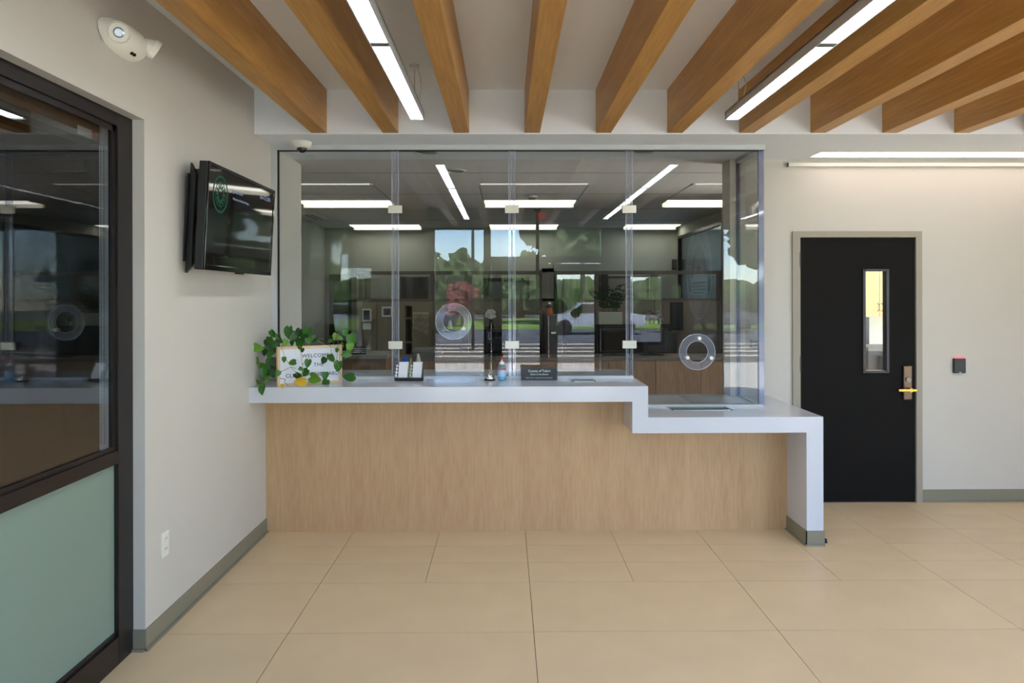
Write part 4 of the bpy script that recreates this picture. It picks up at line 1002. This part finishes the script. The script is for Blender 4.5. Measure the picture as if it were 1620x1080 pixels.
# flowers in a vase
a = at(777, 520, 8.3); fx_, fz_ = a.x, a.z
sf = thing('wall_shelf', 'small dark shelf under the white flowers', 'shelf', (fx_, 8.6, fz_ - .02)); B('board', (ax(766, 8.3), ax(792, 8.3), 8.1, 8.995, fz_ - .02, fz_), BLACK, sf); B('bracket', (fx_ - .02, fx_ + .02, 8.6, 8.995, fz_ - .1, fz_ - .02), BLACK, sf)
def flowers(x, y, z, hh, colA, label, n=9, sp=.08):
    t = thing('flower_vase', label, 'flowers', (x, y, z))
    obj('vase', MB().lathe([(.025, 0), (.03, .01), (.022, .06), (.014, .09), (.018, .1)], (x, y, z), 16), GLOSSB if colA is not FLP else WHITEP, t, smooth=True)
    for k in range(n):
        a = k / n * 2 * PI; r_ = sp * (0 if k == 0 else random.uniform(.5, 1)); e_ = Vector((x + r_ * math.cos(a), y - .02, z + hh + r_ * math.sin(a) * .8))
        stm = obj('stem', MB().tube([(x, y, z + .08), ((x + e_.x) / 2, y, z + .1 + hh * .4), e_], .003, 5), STEM, t)
        f = MB(); 
        for j in range(5):
            b_ = j / 5 * 2 * PI; f.sphere(e_ + Vector((.013 * math.cos(b_), -.006, .013 * math.sin(b_))), .011, (1, .4, 1), 8)
        fl_ = obj('blossom', f, colA, t); 
FLW = mat('white_petal', (235, 235, 225), .6); FLP = mat('pink_petal', (226, 160, 176), .6)
flowers(fx_, 8.3, fz_, .17, FLW, 'white flowers in a dark vase on the small shelf')
a = at(712, 520, 8.4); sf = thing('plant_stand', 'grey plant stand below the pink flowers', 'stand', (a.x, 8.4, 0)); B('column', (a.x - .12, a.x + .12, 8.3, 8.54, 0, a.z - .02), PARTF, sf); B('top', (a.x - .14, a.x + .14, 8.28, 8.56, a.z - .02, a.z), PARTN, sf)
flowers(a.x, 8.4, a.z, .22, FLP, 'pink and white orchid behind the left speak ring', 10, .1)
a, b = at(735, 493, YQ - .02), at(752, 509, YQ - .02)
# fern in a pale planter on the low panel
a, b = at(946, 493, YM), at(983, 512.5, YM); cxp = (a.x + b.x) / 2
pf = thing('potted_fern', 'dark green fern in a pale oblong planter on the low black panel', 'potted plant', (cxp, YM + .015, b.z))
obj('planter', MB().box(a.x, b.x, YM - .07, YM + .1, b.z, a.z, bev=.005), mat('planter', (190, 196, 180), .5), pf); B('soil', (a.x + .01, b.x - .01, YM - .06, YM + .09, a.z, a.z + .004), BROWNS, pf)
fmesh = None
for k in range(26):
    a0 = random.uniform(-1.2, 1.2); h = random.uniform(.14, .32); sx_ = cxp + random.uniform(-.1, .1); yy = YM + random.uniform(-.04, .07)
    pts = [(sx_ + .22 * math.sin(a0) * (j / 5) ** 1.5, yy + random.uniform(-.05, .05) * (j / 5), a.z + h * math.sin(j / 5 * PI * .55)) for j in range(6)]
    f = MB().tube(pts, .002, 4)
    for j in range(1, 6):
        for s_ in (-1, 1):
            p_ = Vector(pts[j]); l_ = .05 * (1 - j / 8)
            v = [f.bm.verts.new(p_), f.bm.verts.new(p_ + Vector((s_ * l_ * .6, -.01, .014))), f.bm.verts.new(p_ + Vector((s_ * l_, 0, .004))), f.bm.verts.new(p_ + Vector((s_ * l_ * .6, .01, -.012)))]
            f.bm.faces.new(v)
    obj('frond', f, LDARK, pf)
# tall leafy plant peeking over the middle post
x = ax(875, 8.7); spn = thing('spiky_plant', 'tall spiky green plant rising behind the middle wing panel', 'potted plant', (x + .05, 8.7, 0))
obj('pot', MB().lathe([(.1, 0), (.14, .3), (.15, .32)], (x + .15, 8.7, 0), 20), POT, spn); obj('trunk', MB().cyl((x + .15, 8.7, .3), (x + .13, 8.7, 1.4), .015), BROWNS, spn)
for k in range(16):
    xx = x + [.0, .05, .3, .28, .12, .2, .02, .32][k % 8] + random.uniform(-.02, .02); z0_ = 1.25 + .05 * (k % 5); z1_ = random.uniform(1.75, 2.02)
    yy = 8.7 + random.uniform(-.12, .12)
    if k == 0: xx, z1_ = ax(874.5, 8.7), az(412, 8.7)
    obj('blade', MB().poly([(xx, yy, z0_), (xx + .022, yy, (z0_ + z1_) / 2), (xx + .004, yy, z1_), (xx - .016, yy, (z0_ + z1_) / 2)], (0, .002, 0)), LGREEN if k % 2 else LDARK, spn)
# shelf ornament on the right panel
a, b = at(1018, 514, YQ - .01), at(1050, 521, YQ - .01)
orn = thing('shelf_ornament', 'small ornament shelf with candle jars on the right cubicle panel', 'ornament', ((a.x + b.x) / 2, YQ - .06, b.z))
B('shelf_board', (a.x, b.x, YQ - .12, YQ + .006, b.z, b.z + .02), GREY, orn)
for k in range(4):
    xx = a.x + .04 + k * .055; obj('jar', MB().lathe([(.016, .02), (.018, .03), (.016, .10 + .03 * (k % 2)), (.008, .12 + .03 * (k % 2))], (xx, YQ - .06, b.z), 12), (FLP, STEEL, WHITEP, STEEL)[k], orn)
B('backing', (a.x, b.x, YQ - .01, YQ + .005, b.z + .02, a.z + .18), mat('floral2', (150, 135, 125), .6, var=.8, scale=30), orn)
# wall phone/monitor item at the right
flat('wall_plaque', 'dark framed plaque on the right cubicle panel, right of the ornament shelf', 'plaque', 1060, 478, 1080, 522, YQ - .002, BLACK, 'art', mat('plaque_blue', (52, 56, 66), .4), .02)
# office chair
ch = thing('office_chair', 'dark office chair behind the low credenza, left of the right speak ring', 'office chair', (ax(1048, 7.9), 8.0, 0)); x = ax(1048, 8.0)
obj('backrest', MB().box(x - .2, x + .2, 8.14, 8.18, .62, az(526, 8.1), bev=.015), mat('chair_mesh', (62, 62, 68), .7), ch, smooth=True)
obj('seat', MB().box(x - .24, x + .24, 7.76, 8.18, .44, .52, bev=.03), BLACK, ch); obj('post', MB().cyl((x, 8.0, .08), (x, 8.0, .45), .025).box(x - .03, x + .03, 8.18, 8.2, .46, .9), DGREY, ch)
for k in range(5):
    a_ = k / 5 * 2 * PI; e_ = Vector((x + .19 * math.cos(a_), 7.98 + .19 * math.sin(a_), .07))
    obj('base_spoke', MB().tube([(x, 8.0, .1), e_], [.02, .014], 8), DGREY, ch); obj('caster', MB().sphere(e_ - Vector((0, 0, .038)), .03, n=10), BLACK, ch)
# glazed side partition of the lobby with the etched county seal, mirrored in the right glass
GXR = 2.66
gp2 = bpy.data.objects.new('window_5', None); COL.objects.link(gp2); gp2.location = (GXR, .4, 0); WL[gp2.name] = Vector(gp2.location)
setp(gp2, 'glazed side partition of the lobby, out of view to the right', kind='structure')
B('pane', (GXR, GXR + .01, YR + .05, 1.42, .06, 2.68), GLASS, gp2)
for b_ in ((YR, YR + .05, 0, 2.74), (1.42, 1.47, 0, 2.74), (YR + .05, 1.42, 0, .06), (YR + .05, 1.42, 2.68, 2.74)): B('frame_bar', (GXR - .02, GXR + .03, *b_), BLACKF, gp2)
zc_ = 1.98; yc0 = .56
se = thing('etched_seal', 'round etched county seal, mirrored in the right glass and in the left window', 'seal', (GXR - .003, yc0, zc_ - .65))
MS = Matrix.Rotation(-PI / 2, 4, 'Y'); cs = Vector((GXR - .001, yc0, zc_))
for ro, ri in ((.64, .62), (.60, .59), (.44, .43), (.415, .395)): obj('ring_line', MB().ring(cs, ro, ri, .002, MS, 64), SEALGL, se)
def ring_text(s, r_, a0, a1, up):
    for i, ch_ in enumerate(s):
        if ch_ == ' ': continue
        a_ = math.radians(a0 + (a1 - a0) * i / (len(s) - 1))
        p = Vector((-.001, -r_ * math.sin(a_), r_ * math.cos(a_)))
        M = Matrix.Translation(cs + p) @ Matrix.Rotation(a_ if up else a_ + PI, 4, 'X') @ Matrix.Rotation(-PI / 2, 4, 'Z') @ Matrix.Rotation(PI / 2, 4, 'X')
        obj('seal_letter', text_into(MB(), ch_, .15, M, ext=.001), SEALGL, se)
ring_text('COUNTY OF TULARE', .515, -80, 80, True); ring_text('CALIFORNIA', .515, 235, 125, False)
for k in range(15):
    a_ = math.radians(-70 + 10 * k); obj('sun_ray', MB().box(-.001, .001, -.006, .006, .20, .36, M=Matrix.Translation(cs + Vector((0, 0, -.1))) @ Matrix.Rotation(a_, 4, 'X')), SEALGL, se)
obj('hills', MB().poly([cs + Vector((-.002, -.38, -.12)), cs + Vector((-.002, -.15, .08)), cs + Vector((-.002, 0, -.02)), cs + Vector((-.002, .18, .12)), cs + Vector((-.002, .38, -.12))], (.001, 0, 0)), SEALGL, se)
for k in range(5): B('field_line', (cs.x - .002, cs.x - .001, yc0 - .34 + .04 * k, yc0 + .34 - .04 * k, zc_ - .17 - .045 * k, zc_ - .155 - .045 * k), SEALGL, se)

# ------------------------------------------------------------------ rear storefront (seen mirrored in the glass)
w2 = bpy.data.objects.new('window_2', None); COL.objects.link(w2); w2.location = (0, YR, 0); WL[w2.name] = Vector(w2.location)
setp(w2, 'tall storefront windows behind the viewer, mirrored in the counter glass, plus one added for daylight', kind='structure')
for (a, b, z0, z1) in HOLES:
    mb = MB()
    mb.box(a, a + .04, YR - .12, YR - .03, z0, z1).box(b - .04, b, YR - .12, YR - .03, z0, z1).box(a, b, YR - .12, YR - .03, z1 - .04, z1)
    if z0 > 0: mb.box(a, b, YR - .12, YR - .03, z0, z0 + .05)
    obj('window_frame', mb, BLACKF, w2)
a, b, z0, z1 = HOLES[0]; B('pane', (a + .04, b - .04, YR - .08, YR - .074, z0 + .05, z1 - .04), GLASS, w2)
a, b, z0, z1 = HOLES[1]; B('transom_bar', (a, b, YR - .12, YR - .03, 2.18, 2.28), BLACKF, w2); B('pane', (a + .04, b - .04, YR - .08, YR - .074, 2.28, z1 - .04), GLASS, w2)
a, b, z0, z1 = HOLES[3]; B('pane', (a + .04, b - .04, YR - .08, YR - .074, z0 + .05, z1 - .04), GLASS, w2)  # extra window out of every reflection, added for daylight
w4 = bpy.data.objects.new('added_window', None); COL.objects.link(w4); w4.location = (XR, 0, .1); WL[w4.name] = Vector(w4.location)
setp(w4, 'tall side windows added for daylight, out of view to the right', kind='structure')
for y_ in (.8, 1.675, 2.55): B('mullion', (XR + .02, XR + .08, y_, y_ + .05, .1, 2.74), BLACKF, w4)  # unseen glazing added to bring more daylight into the lobby
for y_ in (.85, 1.725): B('pane', (XR + .045, XR + .051, y_, y_ + .825, .1, 2.74), GLASS, w4)
a, b, z0, z1 = HOLES[2]; B('pane', (a + .04, b - .04, YR - .08, YR - .074, z0 + .05, z1 - .04), GLASS, w2)
tx = MB(); MB2 = Matrix.Translation((2.18, YR - .07, 0)) @ Matrix.Rotation(PI, 4, 'Z')
for s_, z_ in (('BOARD', 1.74), ('CHAMBERS', 1.52), ('8:00 AM - 5:00 PM', 1.15)): text_into(tx, s_, .075 if z_ > 1.2 else .045, MB2 @ Matrix.Translation((0, 0, z_)) @ FACE)
obj('lettering', tx, INK, w2)
def rdoor(a, b, l0_, l1_, nm_, lab):
    d = bpy.data.objects.new(nm_, None); COL.objects.link(d); d.location = ((a + b) / 2, YR - .07, 0); WL[d.name] = Vector(d.location); setp(d, lab, kind='structure')
    mb = MB().box(a, l0_, YR - .1, YR - .05, .01, 2.17).box(l1_, b, YR - .1, YR - .05, .01, 2.17).box(l0_, l1_, YR - .1, YR - .05, .01, .12).box(l0_, l1_, YR - .1, YR - .05, 2.0, 2.17)
    obj('door_leaf', mb, BLACKF, d); B('pane', (l0_, l1_, YR - .08, YR - .074, .12, 2.0), GLASS, d)
    xm_ = (l0_ + l1_) / 2 + .0
    obj('round_sticker', MB().cyl((xm_ + .0, YR - .085, 1.40), (xm_ + .0, YR - .07, 1.40), .075, n=28), mat('sticker_' + nm_, (120, 92, 40), .6), d)
    obj('pull_handle', MB().tube([(l1_ - .0 if a < .5 else l0_, YR - .04, .9), (l1_ if a < .5 else l0_, YR + .01, .92), (l1_ if a < .5 else l0_, YR + .01, 1.25), (l1_ if a < .5 else l0_, YR - .04, 1.27)], .012), STEEL, d)
rdoor(-.22, .66, -.06, .53, 'door_2', 'left glass entrance door behind the viewer, mirrored in the glass')
rdoor(.67, 1.47, .80, 1.38, 'door_3', 'right glass entrance door behind the viewer, mirrored in the glass')
ex = thing('exit_sign', 'small red exit sign above the entrance doors, mirrored in the glass', 'exit sign', (.6, YR + .1, 2.62))
B('housing', (.46, .74, YR + .06, YR + .1, 2.80, 2.97), WHITEP, ex, .004)
tx = text_into(MB(), 'EXIT', .12, Matrix.Translation((.6, YR + .101, 2.885)) @ Matrix.Rotation(PI, 4, 'Z') @ FACE); obj('lettering', tx, EXITM, ex); B('mount', (.59, .61, YR + .001, YR + .06, 2.88, 2.9), WHITEP, ex)
# ------------------------------------------------------------------ outdoors, seen only in reflections
def ground(name, y0, y1, z, m, label): return setp(B(name, (-60, 60, y0, y1, -.3, z), m), label, kind='structure')
ground('trim_5', -7.7, YR - .15, -.02, CONC, 'pale concrete walk outside the entrance')
ground('trim_6', -16, -7.7, -.03, CONCD, 'paving toned dark as trellis shade outside the entrance')
for k, yy in enumerate((-9.9, -11.6, -13.1, -15.0)):  # pale stripes stand in for sun falling between trellis shadows
    B('sun_stripe', (-8, 12, yy - .22, yy + .22, -.035, -.02), CONC, None, label=f'pale stripe painted as sunlight across the shade-toned paving, {("nearest", "second", "third", "farthest")[k]} from the entrance', cat='paving', group='painted sun stripes')
ground('trim_7', -27, -16, -.03, ASPH, 'grey road outside'); ground('trim_8', -45, -27, 0, GRASS, 'green lawn beyond the road'); ground('trim_9', -90, -45, -.02, ASPH, 'far parking area beyond the lawn')
struct('trim_10', MB().box(XR + .15, 60, YR - .15, 30, -.3, -.02), CONC, label='pale plaza beside the building')
hg = MB()
for k in range(46):
    p = Vector((-34 + 1.5 * k, -58 + random.uniform(-1, 1), 1.4)); v = bmesh.ops.create_icosphere(hg.bm, subdivisions=2, radius=1.9, matrix=Matrix.Translation(p))['verts']
    for q_ in v: q_.co += (q_.co - p).normalized() * random.uniform(-.3, .5)
setp(obj('hedge', hg, FOLI), 'long green hedge beyond the lawn outside', 'hedge', kind='stuff')
def tree(x, y, h, r, m, label):
    t = thing('tree', label, 'tree', (x, y, 0), group='trees outside')
    obj('trunk', MB().tube([(x, y, -.1), (x + .1, y, h * .3), (x, y, h * .6)], [.22, .16, .1], 8), BARK, t)
    mb = MB()
    for k in range(9):
        p = Vector((x + random.uniform(-.6, .6) * r, y + random.uniform(-.6, .6) * r, h * .62 + random.uniform(-.25, .5) * r))
        v = bmesh.ops.create_icosphere(mb.bm, subdivisions=3, radius=r * random.uniform(.4, .62), matrix=Matrix.Translation(p))['verts']
        for q_ in v:
            d = (q_.co - p).normalized(); q_.co += d * random.uniform(-.25, .25) * r
    obj('crown', mb, m, t)
TR = [(-3.3, -36, 4.6, 1.6, FOLI, 'round tree beyond the lawn, mirrored left of the lamp post'), (-9, -50, 7, 2.6, FOLI, 'large tree at the far left outside'), (-.6, -40, 4.3, 1.5, FOLI, 'tree beyond the lawn, mirrored beside the lamp post'),
      (4.6, -33, 9.5, 3.0, FOLI, 'tall tree mirrored in the transom'), (11.5, -38, 10, 3.4, FOLI, 'tall tree outside at the right'), (19, -42, 9, 3.2, FOLI, 'wide tree outside at the far right'),
      (-2.4, -30, 2.4, .9, FOLR, 'low red-leaved tree mirrored above the left speak ring'), (1.2, -48, 5.5, 2.0, FOLI, 'distant tree mirrored behind the doors')]
for a in TR: tree(*a)
lp = thing('lamp_post', 'dark lamp post outside, mirrored in the left window', 'lamp post', (-1.05, -12.5, 0))
obj('post', MB().cyl((-1.05, -12.5, -.05), (-1.05, -12.5, 6.2), .05, n=12), BLACKF, lp); obj('lamp_arm', MB().box(-1.4, -1.0, -12.55, -12.45, 6.1, 6.18), BLACKF, lp)
def car(x, y, m, label):
    t = thing('car', label, 'car', (x, y, 0), group='cars outside')
    prof = [(-2.2, .35), (-2.2, .8), (-1.3, .92), (-.7, 1.4), (.8, 1.42), (1.5, .95), (2.2, .85), (2.2, .35)]
    obj('body', MB().poly([(x + a, y - .85, b) for a, b in prof], (0, 1.7, 0)), m, t)
    obj('side_window', MB().poly([(x + a, y + .86, b) for a, b in ((-1.15, .95), (-.65, 1.33), (.75, 1.34), (1.3, .95))], (0, .01, 0)), GLOSSB, t)
    for s_ in (-1.4, 1.4): obj('wheel', MB().cyl((x + s_, y + .62, .32), (x + s_, y + .88, .32), .33, n=20), BLACK, t)
car(4.0, -22, CARP, 'white car parked on the road outside, mirrored right of the wing panel'); car(-4.6, -24, CARD, 'dark car parked on the road outside'); car(9.5, -23, CARD, 'dark car further right on the road outside')
